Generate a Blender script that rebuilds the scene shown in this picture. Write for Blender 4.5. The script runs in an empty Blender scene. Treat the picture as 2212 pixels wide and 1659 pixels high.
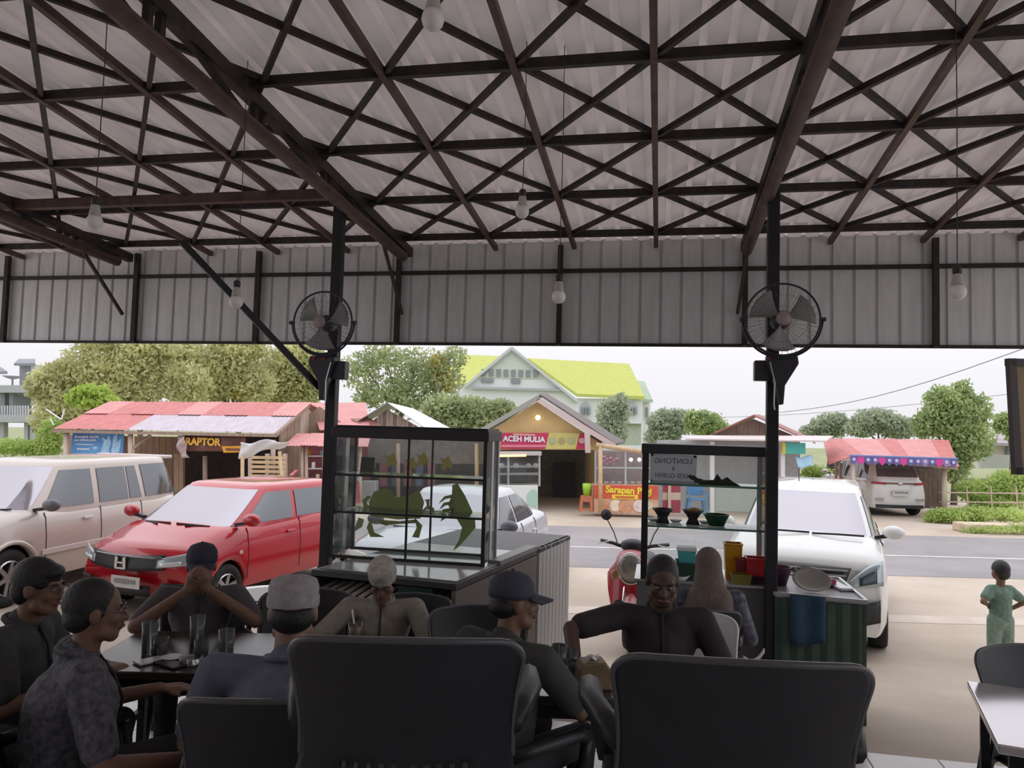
import bpy, bmesh, math, random
from mathutils import Vector, Matrix
random.seed(7)
SC = bpy.context.scene
COL = SC.collection
V = Vector
PI = math.pi

# ---------------------------------------------------------------- camera
F = 1640.0                      # focal length in pixels of the 2212 x 1659 frame
YAW, PITCH, ROLL = .1939, .0583, .0274
EYE = V((0, 0, 1.85))
R0 = V((math.cos(YAW), math.sin(YAW), 0)); F0 = V((-math.sin(YAW), math.cos(YAW), 0)); U0 = V((0, 0, 1))
FW = F0*math.cos(PITCH) + U0*math.sin(PITCH); U2 = -F0*math.sin(PITCH) + U0*math.cos(PITCH)
RT = R0*math.cos(ROLL) + U2*math.sin(ROLL); UP = -R0*math.sin(ROLL) + U2*math.cos(ROLL)
cam = bpy.data.cameras.new('camera'); camo = bpy.data.objects.new('camera', cam); COL.objects.link(camo)
cam.sensor_width = 36; cam.lens = F/2212*36; cam.clip_start = .05; cam.clip_end = 600
camo.matrix_world = Matrix(((RT.x, UP.x, -FW.x, EYE.x), (RT.y, UP.y, -FW.y, EYE.y), (RT.z, UP.z, -FW.z, EYE.z), (0, 0, 0, 1)))
SC.camera = camo

# ---------------------------------------------------------------- overcast sky and exposure
SC.view_settings.view_transform = 'Standard'; SC.view_settings.look = 'None'
SC.view_settings.gamma = 1; SC.view_settings.exposure = 0.42
SC.view_settings.use_curve_mapping = False
SC.cycles.transparent_max_bounces = 32
wd = bpy.data.worlds.new('sky'); SC.world = wd; wd.use_nodes = True
bg = wd.node_tree.nodes['Background']; bg.inputs[0].default_value = (.69, .68, .715, 1); bg.inputs[1].default_value = 1.0
# an even overcast: about twice as bright overhead as at the skyline, the same all round
_nt = wd.node_tree; _tc = _nt.nodes.new('ShaderNodeTexCoord'); _sp = _nt.nodes.new('ShaderNodeSeparateXYZ'); _mx = _nt.nodes.new('ShaderNodeMath'); _ma = _nt.nodes.new('ShaderNodeMath')
_mx.operation = 'MAXIMUM'; _mx.inputs[1].default_value = 0; _ma.operation = 'MULTIPLY_ADD'; _ma.inputs[1].default_value = 1.15; _ma.inputs[2].default_value = .94
_nt.links.new(_tc.outputs['Generated'], _sp.inputs[0]); _nt.links.new(_sp.outputs[2], _mx.inputs[0]); _nt.links.new(_mx.outputs[0], _ma.inputs[0]); _nt.links.new(_ma.outputs[0], bg.inputs[1])

# ---------------------------------------------------------------- helpers
def _ray(px, py): return FW + RT*((px-1106)/F) - UP*((py-829.5)/F)
def at(px, py, d): return EYE + _ray(px, py)*d
def gz(px, py, z): v = _ray(px, py); return EYE + v*((z-EYE.z)/v.z)
def onY(px, py, Y): v = _ray(px, py); return EYE + v*(Y/v.y)
def onV(px, py, v):             # where a sight line meets the upright plane v metres ahead
    r = _ray(px, py); return EYE + r*(v/r.dot(F0))
def W(u, v, z=0): return R0*u + F0*v + U0*z
def UVW(p): return V((p.dot(R0), p.dot(F0), p.z))

class Place:                    # local frame of a thing turned square to the road
    def __init__(s, o): s.o = o; s.base = UVW(o.location)
    def __call__(s, px, py, v): return UVW(onV(px, py, v)) - s.base

MATS = {}
def mat(name, col, rough=.6, metal=0., var=.0, scale=8., bump=0., trans=0., emit=0., spec=.5, alpha=1., coat=0., col2=None, stretch=None):
    if name in MATS: return MATS[name]
    m = bpy.data.materials.new(name); m.use_nodes = True; nt = m.node_tree; b = nt.nodes['Principled BSDF']
    b.inputs['Base Color'].default_value = (*col, 1); b.inputs['Roughness'].default_value = rough
    b.inputs['Metallic'].default_value = metal; b.inputs['Specular IOR Level'].default_value = spec
    b.inputs['Transmission Weight'].default_value = trans; b.inputs['Alpha'].default_value = alpha
    b.inputs['Coat Weight'].default_value = coat
    if emit: b.inputs['Emission Color'].default_value = (*col, 1); b.inputs['Emission Strength'].default_value = emit
    if var or bump or col2:
        tc = nt.nodes.new('ShaderNodeTexCoord'); no = nt.nodes.new('ShaderNodeTexNoise')
        no.inputs['Scale'].default_value = scale; no.inputs['Detail'].default_value = 6; no.inputs['Roughness'].default_value = .6
        src = tc.outputs['Object']
        if stretch:
            mp = nt.nodes.new('ShaderNodeMapping'); mp.inputs['Scale'].default_value = stretch
            nt.links.new(src, mp.inputs[0]); src = mp.outputs[0]
        nt.links.new(src, no.inputs['Vector'])
        if var or col2:
            rp = nt.nodes.new('ShaderNodeValToRGB')
            c2 = col2 or [min(1, c*(1+var)) for c in col]; c1 = col if col2 else [c*(1-var) for c in col]
            rp.color_ramp.elements[0].position = .32; rp.color_ramp.elements[1].position = .68
            rp.color_ramp.elements[0].color = (*c1, 1); rp.color_ramp.elements[1].color = (*c2, 1)
            nt.links.new(no.outputs['Fac'], rp.inputs[0]); nt.links.new(rp.outputs[0], b.inputs['Base Color'])
        if bump:
            bp = nt.nodes.new('ShaderNodeBump'); bp.inputs['Strength'].default_value = bump; bp.inputs['Distance'].default_value = .02
            nt.links.new(no.outputs['Fac'], bp.inputs['Height']); nt.links.new(bp.outputs[0], b.inputs['Normal'])
    MATS[name] = m
    return m

def glassmat(name, tint=(.965, .985, .98), opac=.035):     # a thin pane: mostly clear, with a reflection
    if name in MATS: return MATS[name]
    m = bpy.data.materials.new(name); m.use_nodes = True; nt = m.node_tree; nt.nodes.clear()
    out = nt.nodes.new('ShaderNodeOutputMaterial'); mx = nt.nodes.new('ShaderNodeMixShader'); mx2 = nt.nodes.new('ShaderNodeMixShader')
    tr = nt.nodes.new('ShaderNodeBsdfTransparent'); tr.inputs[0].default_value = (*tint, 1)
    gl = nt.nodes.new('ShaderNodeBsdfGlossy'); gl.inputs['Roughness'].default_value = .03
    df = nt.nodes.new('ShaderNodeBsdfDiffuse'); df.inputs[0].default_value = (.7, .75, .74, 1)
    fr = nt.nodes.new('ShaderNodeFresnel'); fr.inputs[0].default_value = 1.45
    nt.links.new(fr.outputs[0], mx.inputs[0]); nt.links.new(tr.outputs[0], mx.inputs[1]); nt.links.new(gl.outputs[0], mx.inputs[2])
    mx2.inputs[0].default_value = opac
    nt.links.new(mx.outputs[0], mx2.inputs[1]); nt.links.new(df.outputs[0], mx2.inputs[2]); nt.links.new(mx2.outputs[0], out.inputs[0])
    MATS[name] = m
    return m

def thinmat(name, col, col2=None, back=.5, scale=1.):       # thin stuff that lets some light through: leaves, stickers, cloth
    if name in MATS: return MATS[name]
    m = bpy.data.materials.new(name); m.use_nodes = True; nt = m.node_tree; nt.nodes.clear()
    out = nt.nodes.new('ShaderNodeOutputMaterial'); mx = nt.nodes.new('ShaderNodeMixShader'); mx.inputs[0].default_value = back
    df = nt.nodes.new('ShaderNodeBsdfDiffuse'); tl = nt.nodes.new('ShaderNodeBsdfTranslucent')
    tc = nt.nodes.new('ShaderNodeTexCoord'); no = nt.nodes.new('ShaderNodeTexNoise'); no.inputs['Scale'].default_value = scale; no.inputs['Detail'].default_value = 5
    rp = nt.nodes.new('ShaderNodeValToRGB'); rp.color_ramp.elements[0].position = .34; rp.color_ramp.elements[1].position = .66
    rp.color_ramp.elements[0].color = (*col, 1); rp.color_ramp.elements[1].color = (*(col2 or col), 1)
    nt.links.new(tc.outputs['Object'], no.inputs['Vector']); nt.links.new(no.outputs['Fac'], rp.inputs[0])
    for n in (df, tl): nt.links.new(rp.outputs[0], n.inputs[0])
    nt.links.new(df.outputs[0], mx.inputs[1]); nt.links.new(tl.outputs[0], mx.inputs[2]); nt.links.new(mx.outputs[0], out.inputs[0])
    MATS[name] = m
    return m

class MB:
    def __init__(s): s.v = []; s.f = []
    def add(s, vs, fs):
        n = len(s.v); s.v += [tuple(p) for p in vs]; s.f += [tuple(i+n for i in f) for f in fs]; return s
    def box(s, c, d, rz=0, M=None):
        x, y, z = d[0]/2, d[1]/2, d[2]/2
        vs = [V((a*x, b*y, e*z)) for a in (-1, 1) for b in (-1, 1) for e in (-1, 1)]
        if rz: vs = [Matrix.Rotation(rz, 3, 'Z') @ p for p in vs]
        if M: vs = [M @ p for p in vs]
        c = V(c)
        return s.add([p+c for p in vs], [(0, 1, 3, 2), (4, 6, 7, 5), (0, 4, 5, 1), (2, 3, 7, 6), (0, 2, 6, 4), (1, 5, 7, 3)])
    def beam(s, p, q, w, h=None, up=(0, 0, 1)):
        p, q = V(p), V(q); h = h or w; d = (q-p).normalized(); up = V(up)
        if abs(d.dot(up)) > .99: up = V((0, 1, 0))
        a = d.cross(up).normalized()*w/2; b = a.normalized().cross(d)*h/2
        vs = [p-a-b, p+a-b, p+a+b, p-a+b, q-a-b, q+a-b, q+a+b, q-a+b]
        return s.add(vs, [(3, 2, 1, 0), (4, 5, 6, 7), (0, 1, 5, 4), (1, 2, 6, 5), (2, 3, 7, 6), (3, 0, 4, 7)])
    def tube(s, pts, r, n=8, close=False):
        pts = [V(p) for p in pts]; k = len(pts); rs = r if isinstance(r, (list, tuple)) else [r]*k
        vs = []; nrm = None
        for i, p in enumerate(pts):
            a = pts[(i-1) % k] if (i or close) else p; b = pts[(i+1) % k] if (i < k-1 or close) else p
            d = (b-a).normalized()
            if nrm is None: nrm = d.orthogonal().normalized()
            nrm = (nrm - d*nrm.dot(d)); nrm = nrm.normalized() if nrm.length > 1e-6 else d.orthogonal().normalized()
            bt = d.cross(nrm)
            vs += [p + (nrm*math.cos(2*PI*j/n) + bt*math.sin(2*PI*j/n))*rs[i] for j in range(n)]
        fs = [(i*n+j, i*n+(j+1) % n, ((i+1) % k)*n+(j+1) % n, ((i+1) % k)*n+j) for i in range(k if close else k-1) for j in range(n)]
        if not close: fs += [tuple(range(n-1, -1, -1)), tuple((k-1)*n+j for j in range(n))]
        return s.add(vs, fs)
    def lathe(s, prof, n=16, c=(0, 0, 0), M=None, sx=1, sy=1, cap=True):
        vs = [V((r*math.cos(2*PI*j/n)*sx, r*math.sin(2*PI*j/n)*sy, z)) for r, z in prof for j in range(n)]
        if M: vs = [M @ p for p in vs]
        k = len(prof); c = V(c)
        fs = [(i*n+j, i*n+(j+1) % n, (i+1)*n+(j+1) % n, (i+1)*n+j) for i in range(k-1) for j in range(n)]
        if cap and prof[0][0] > 1e-5: fs.append(tuple(range(n-1, -1, -1)))
        if cap and prof[-1][0] > 1e-5: fs.append(tuple((k-1)*n+j for j in range(n)))
        return s.add([p+c for p in vs], fs)
    def prism(s, poly, off):                        # a flat outline given thickness
        poly = [V(p) for p in poly]; off = V(off); n = len(poly)
        return s.add(poly + [p+off for p in poly], [tuple(range(n-1, -1, -1)), tuple(range(n, 2*n))] + [(i, (i+1) % n, n+(i+1) % n, n+i) for i in range(n)])
    def ball(s, c, r, n=12, m=8, M=None):
        rx, ry, rz = r if isinstance(r, (list, tuple)) else (r, r, r); c = V(c)
        vs = [V((0, 0, rz))]
        for i in range(1, m):
            t = PI*i/m
            vs += [V((rx*math.sin(t)*math.cos(2*PI*j/n), ry*math.sin(t)*math.sin(2*PI*j/n), rz*math.cos(t))) for j in range(n)]
        vs.append(V((0, 0, -rz)))
        if M: vs = [M @ p for p in vs]
        e = 1+(m-1)*n
        fs = [(0, 1+j, 1+(j+1) % n) for j in range(n)] + [(1+i*n+j, 1+(i+1)*n+j, 1+(i+1)*n+(j+1) % n, 1+i*n+(j+1) % n) for i in range(m-2) for j in range(n)]
        fs += [(e, e-n+(j+1) % n, e-n+j) for j in range(n)]
        return s.add([p+c for p in vs], fs)
    def grid(s, fn, nu, nv, skip=None):
        vs = [fn(i/nu, j/nv) for j in range(nv+1) for i in range(nu+1)]; w = nu+1
        return s.add(vs, [(j*w+i, j*w+i+1, (j+1)*w+i+1, (j+1)*w+i) for j in range(nv) for i in range(nu) if not (skip and skip(i, j))])
    def build(s, name, m, parent=None, smooth=False, bevel=0, world=False, solid=0, sub=0, dec=None):
        me = bpy.data.meshes.new(name); me.from_pydata(s.v, [], s.f)
        bm = bmesh.new(); bm.from_mesh(me)
        if solid or sub or bevel or smooth: bmesh.ops.remove_doubles(bm, verts=bm.verts, dist=1e-5)
        bmesh.ops.recalc_face_normals(bm, faces=bm.faces); bm.to_mesh(me); bm.free()
        if smooth: me.polygons.foreach_set('use_smooth', [True]*len(me.polygons))
        me.materials.append(m)
        o = bpy.data.objects.new(name, me); COL.objects.link(o)
        if parent:
            o.parent = parent
            if world: o.matrix_parent_inverse = mw(parent).inverted()
        if solid: md = o.modifiers.new('thickness', 'SOLIDIFY'); md.thickness = solid; md.offset = 0
        if bevel:
            md = o.modifiers.new('edges', 'BEVEL'); md.width = bevel; md.segments = 2; md.limit_method = 'ANGLE'; md.angle_limit = .6
        if sub: md = o.modifiers.new('round', 'SUBSURF'); md.levels = sub; md.render_levels = sub
        return o

def mw(o):
    m = Matrix.LocRotScale(o.location, o.rotation_euler, o.scale)
    return (mw(o.parent) @ o.matrix_parent_inverse @ m) if o.parent else m
def tag(o, label=None, cat=None, group=None, kind=None):
    for k, x in (('label', label), ('category', cat), ('group', group), ('kind', kind)):
        if x: o[k] = x
    return o
def thing(name, label, cat, loc=(0, 0, 0), rz=0, group=None, scale=1):
    o = bpy.data.objects.new(name, None); COL.objects.link(o); o.location = loc; o.rotation_euler = (0, 0, rz); o.scale = (scale,)*3
    o.empty_display_size = .1
    return tag(o, label, cat, group)
def struct(name, loc=(0, 0, 0), rz=0):
    o = bpy.data.objects.new(name, None); COL.objects.link(o); o.location = loc; o.rotation_euler = (0, 0, rz); o['kind'] = 'structure'; return o
def like(o, parent=None, loc=None, rz=None):        # a copy that shares its mesh
    c = o.copy(); COL.objects.link(c)
    if parent is not None: c.parent = parent
    if loc is not None: c.location = loc
    if rz is not None: c.rotation_euler = (0, 0, rz)
    return c
def tree_copy(o, loc, rz, label, group=None, scale=None):
    c = like(o, None, loc, rz); c['label'] = label
    if group: c['group'] = group
    if scale: c.scale = (scale,)*3
    for ch in list(o.children):
        k = like(ch, c); k.matrix_parent_inverse = ch.matrix_parent_inverse
        for g in list(ch.children): like(g, k)
    return c
def text(parent, s, loc, size, m, rot=(PI/2, 0, 0), ext=.002, name='lettering', align='CENTER', sx=1, bold=0):
    cu = bpy.data.curves.new(name, 'FONT'); cu.body = s; cu.size = size; cu.extrude = ext; cu.align_x = align; cu.align_y = 'CENTER'; cu.offset = bold
    cu.materials.append(m); tmp = bpy.data.objects.new(name, cu); COL.objects.link(tmp)
    bpy.context.view_layer.update(); me = bpy.data.meshes.new_from_object(tmp.evaluated_get(bpy.context.evaluated_depsgraph_get()))
    bpy.data.objects.remove(tmp); o = bpy.data.objects.new(name, me); COL.objects.link(o); o.parent = parent
    o.location = loc; o.rotation_euler = rot; o.scale = (sx, 1, 1)
    return o

def bars(parent, p, width, h, m, n=8, seed=1):          # a line of print too small to read
    r = random.Random(seed); x = -width/2; b = MB()
    while x < width/2-.01:
        w = width/n*(.35+.6*r.random()); b.box(V(p)+V((x+w/2, 0, 0)), (w*.8, .008, h*(.75+.25*r.random()))); x += w
    return b.build('small_print', m, parent)

# ---------------------------------------------------------------- common materials
STEEL = mat('rusty_dark_steel', (.030, .022, .019), .6, .2, var=.5, scale=14)
PIPE = mat('brown_painted_pipe', (.085, .05, .038), .55, .1, var=.35, scale=9)
POSTM = mat('black_painted_steel', (.018, .018, .022), .5, .2, var=.3)
SHEET = thinmat('translucent_roof_sheet', (.76, .70, .685), (.86, .80, .78), .10, 3.)  # slight translucency added to brighten the underside of the roof
FASC = mat('grey_zinc_sheet', (.62, .62, .63), .5, .2, var=.09, scale=4, stretch=(3, 1, .5))
BLACKP = mat('black_plastic', (.012, .013, .018), .42, var=.2)
WHITE = mat('white_paint', (.8, .8, .8), .4)
GLASS = glassmat('clear_pane')
GREYG = glassmat('hazy_pane', (.90, .95, .93), .10)
WOOD = mat('raw_wood', (.36, .25, .16), .7, var=.3, scale=10, stretch=(1, 1, 6))
WOODP = mat('pale_plank', (.52, .40, .30), .7, var=.25, scale=6, stretch=(6, 6, 1))
ALU = mat('aluminium', (.55, .57, .58), .35, .7)
CHROME = mat('chrome', (.7, .7, .7), .12, 1)
RUBBER = mat('tyre_rubber', (.015, .015, .016), .75, var=.2)

# ================================================================ ground, road, floors
GZ = -.42                                            # level of the car park and road
DIRT = mat('beige_dusty_concrete', (.45, .375, .30), .85, scale=.55, col2=(.59, .51, .43), bump=.25)
ASPH = mat('grey_asphalt', (.26, .245, .25), .8, scale=.8, col2=(.33, .31, .31), bump=.15)
PAINT = mat('road_paint', (.62, .6, .58), .7, var=.2, scale=3)
TILE = mat('white_floor_tile', (.74, .73, .73), .18, var=.05, scale=2)
GROUT = mat('grey_grout', (.25, .24, .23), .9, var=.2)
GRASS = mat('grass_green', (.20, .25, .10), .8, scale=.6, col2=(.36, .36, .20))

def strip(name, u0, u1, v0, v1, z, m, kind='structure', n=1):
    b = MB(); b.grid(lambda a, c: W(u0+(u1-u0)*a, v0+(v1-v0)*c, z), n, n)
    o = b.build(name, m); o['kind'] = kind; return o
strip('ground', -90, 90, -6, 150, GZ, DIRT)
strip('road', -90, 90, 12.75, 18.1, GZ+.004, ASPH)
ln = strip('road_line', -90, 90, 14.85, 14.97, GZ+.008, PAINT); ln['kind'] = 'structure'
strip('field', -90, 90, 28.5, 150, GZ+.01, GRASS)
strip('pavement_edge', -90, 90, 9.55, 9.95, GZ+.003, mat('pale_concrete_edge', (.60, .52, .45), .85, var=.12, scale=2))
b = MB()                                             # the apron that falls from the tiles to the car park
b.add([(-9, 4.9, -.03), (6, 4.9, -.03), (6, 7.7, GZ+.004), (-9, 7.7, GZ+.004), (-9, 4.9, GZ-.1), (6, 4.9, GZ-.1)], [(0, 1, 2, 3), (0, 4, 5, 1)])
o = b.build('apron', DIRT); o['kind'] = 'structure'
def apron_z(Y): return max(GZ, -.03-(Y-4.9)*.1393) if Y > 4.9 else 0

fl = MB().box((-1.5, 3.6, -.09), (15, 2.62, .16)).build('floor', GROUT); fl['kind'] = 'structure'
tl = MB().box((0, 0, 0), (.394, .394, .02))
proto = None
for i in range(30):
    for j in range(6):
        x, y = -5.8+.4*i, 2.70+.4*j
        if x > 4.6: continue
        if proto is None: proto = tl.build('floor_tile', TILE, fl, bevel=.002); proto.location = (x, y, 0)
        else: like(proto, fl, (x, y, 0))
tr = MB().box((-1.5, -1.0, .20), (15, 6.6, .6)).build('floor_terrace', GROUT); tr['kind'] = 'structure'
for i in range(26):
    for j in range(7):
        like(proto, tr, (-4.6+.4*i, -.35+.4*j, .505))

# ================================================================ shed walls beyond the frame
BLOCK = mat('pale_plaster', (.62, .60, .58), .9, var=.1)
for nm, c, d in (('wall_back', (-1.5, -4.3, 2.3), (15.4, .15, 5.4)),):
    o = MB().box(c, d).build(nm, BLOCK); o['kind'] = 'structure'

# ================================================================ roof
RX0, RDX, RY0, RDY, RZ0, RSL = -1.70, .816, 4.307, .99, 4.005, .0865
def rz(Y): return RZ0-RSL*(Y-RY0)
def rp(i, Y, dz=0): return V((RX0+RDX*i, Y, rz(Y)+dz))
ce = struct('ceiling', (0, 0, 4.1))
prof = []
for k in range(5):
    x = .16*k
    prof += [(x, 0), (x+.100, 0), (x+.108, .045), (x+.142, .045), (x+.150, 0)]
prof.append((.80, 0))
b = MB(); n = len(prof); ya, yb = -4.4, 7.72
b.add([(x, ya, rz(ya)+.05+z-4.1) for x, z in prof] + [(x, yb, rz(yb)+.05+z-4.1) for x, z in prof], [(i, i+1, n+i+1, n+i) for i in range(n-1)])
sh = b.build('roof_sheet', SHEET, ce)
sh.location = (-9.2, 0, 0)
for k in range(1, 20): like(sh, ce, (-9.2+.8*k, 0, 0))
ROWS = [RY0+RDY*j for j in range(-8, 3)] + [7.249]
b = MB().beam((-9.1, 0, 0), (6.1, 0, 0), .042, .062)
pu = b.build('purlin', STEEL, ce); pu.location = (0, ROWS[0], rz(ROWS[0])-4.1)
for Y in ROWS[1:]: like(pu, ce, (0, Y, rz(Y)-4.1))
bar = MB().beam((0, ROWS[0], rz(ROWS[0])-4.1-RZ0*0), (0, 7.6, rz(7.6)-4.1), .042, .05).build('rafter_bar', PIPE, ce)
first = True
for i in range(-9, 10):
    if i in (-5, -1, 3, 7): continue
    if first: bar.location = (RX0+RDX*i, 0, -.012); first = False
    else: like(bar, ce, (RX0+RDX*i, 0, -.012))
braces = {}
for j in range(6, 11):                                # crossed braces in every bay that can be seen
    ya, yb = ROWS[j], ROWS[j+1]
    for sgn in (0, 1):
        xa, xb = (0, RDX) if sgn == 0 else (RDX, 0)
        o = None
        for i in range(-9, 9):
            if o is None:
                o = MB().beam((xa, ya, rz(ya)-4.1), (xb, yb, rz(yb)-4.1), .032, .04).build('brace', STEEL, ce)
                o.location = (RX0+RDX*i, 0, .018-.02*sgn)
            else: like(o, ce, (RX0+RDX*i, 0, .018-.02*sgn))
TX = (-5.95, -2.62, .775, 4.1)
for X in TX:                                          # trusses: top chord, round bottom chord, webs
    t = bpy.data.objects.new('roof_truss', None); COL.objects.link(t); t.parent = ce; t.location = (X, 0, -4.1)
    top = lambda Y: V((0, Y, rz(Y)-.06)); bot = lambda Y: V((0, Y, 3.83-.058*(Y-3.06)))
    MB().beam(top(-4.2), top(7.55), .075, .09).build('top_chord', STEEL, t)
    MB().tube([bot(-4.2), bot(7.35)], .052, 14).build('bottom_chord', PIPE, t, smooth=True)
    Y = 6.6; k = 0
    while Y > -.5:
        MB().beam(top(Y), bot(Y), .04, .04).build('web', STEEL, t)
        MB().beam(top(Y-.10), bot(Y-.10), .04, .04).build('web', STEEL, t)
        MB().beam(bot(Y-.12), top(Y-.95), .035, .035).build('web', STEEL, t)
        Y -= 1.05
# fascia of upright sheets with its rails
wf = struct('wall_front', (0, 7.62, 0))
prof = []
for k in range(4):
    x = .2*k
    prof += [(x, 0), (x+.165, 0), (x+.172, .022), (x+.193, .022)]
prof.append((.80, 0)); n = len(prof)
b = MB(); zt = rz(7.62)+.07; zb = 2.70
b.add([(x, y, zb) for x, y in prof] + [(x, y, zt) for x, y in prof], [(i, i+1, n+i+1, n+i) for i in range(n-1)])
fs = b.build('fascia_sheet', FASC, wf); fs.location = (-9.2, 0, 0)
for k in range(1, 20): like(fs, wf, (-9.2+.8*k, 0, 0))
b = MB().beam((-9.1, -.03, 3.46), (6.1, -.03, 3.46), .03, .04); b.build('fascia_rail', STEEL, wf)
b = MB().beam((-9.1, -.02, 2.71), (6.1, -.02, 2.71), .03, .03); b.build('fascia_rail', STEEL, wf)
pr = MB().beam((0, -.05, 2.7), (0, -.05, 3.72), .05, .05).build('fascia_stud', STEEL, wf); pr.location = (-7.6, 0, 0)
for X in (-5.87, -4.36, -2.74, -1.02, .785, 2.48, 4.1): like(pr, wf, (X, 0, 0))
for X in TX[:3]: MB().beam((X-.02, -.9, rz(6.7)-.10), (X-.06, -.07, 3.02), .028, .028).build('fascia_stay', STEEL, wf)

# ================================================================ posts and the tie bars at the left post
PY = 5.95
def post(X, label):
    z0 = apron_z(PY)
    t = thing('steel_post', label, 'post', (X, PY, z0), group='roof posts')
    MB().box((0, 0, (3.72-z0)/2), (.085, .085, 3.72-z0)).build('shaft', POSTM, t, bevel=.006)
    MB().box((0, 0, .008), (.2, .2, .016)).build('base_plate', POSTM, t)
    return t
post(-2.70, 'black steel roof post at the left glass food case, with a slanting stay')
post(.82, 'black steel roof post beside the glass case of bowls and plastic tubs')
tag(MB().beam((-6.1, PY, 3.80), (-2.745, PY, 3.80), .07, .085).build('tie_beam', PIPE), 'brown steel beam running left from the top of the left post', 'beam')
p, q = onY(690, 838, PY-.05), onY(392, 522, PY-.75)
o = MB().beam(p, q, .035, .05).build('stay_bar', POSTM); tag(o, 'thin slanting steel stay running from the left post up to the roof', 'bar')

# ================================================================ hanging bulbs
BULB = mat('milky_bulb', (.85, .83, .82), .35, trans=.0); SOCK = mat('grey_bulb_base', (.48, .45, .41), .5); CORD = mat('thin_dark_cord', (.04, .035, .03), .7)
def bulb(px, py, d, r, label):
    c = at(px, py, d); top = rz(c.y)+.055-c.z
    t = thing('hanging_bulb', label, 'light bulb', c, group='unlit bulbs hanging from the roof')
    MB().lathe([(0.0001, -r), (r*.5, -r*.87), (r*.87, -r*.5), (r, 0), (r*.93, r*.36), (r*.72, r*.75)], 20).build('globe', BULB, t, smooth=True)
    MB().lathe([(r*.72, r*.75), (r*.66, r*1.2), (r*.52, r*2.0), (r*.5, r*2.15)], 20).build('bulb_base', SOCK, t, smooth=True)
    MB().lathe([(r*.5, r*2.15), (r*.52, r*2.9), (r*.30, r*3.2)], 16).build('socket', mat('black_socket', (.03, .03, .03), .5), t, smooth=True)
    MB().tube([(0, 0, r*3.1), (.004, 0, top*.6), (0, 0, top)], .0025, 5).build('cord', CORD, t)
bulb(935, 42, 2.75, .042, 'nearest white bulb hanging at the top edge under the roof')
bulb(204, 480, 3.6, .038, 'white bulb hanging at the left in front of the brown tie beam')
bulb(1128, 457, 4.3, .040, 'white bulb on a long cord over the middle, highest of the middle pair')
bulb(1207, 641, 4.3, .040, 'white bulb hanging low before the grey fascia, between the two fans')
bulb(510, 652, 4.6, .041, 'white bulb hanging behind the slanting stay, left of the left fan')
bulb(2068, 631, 3.6, .040, 'white bulb hanging at the far right before the grey fascia')

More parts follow.
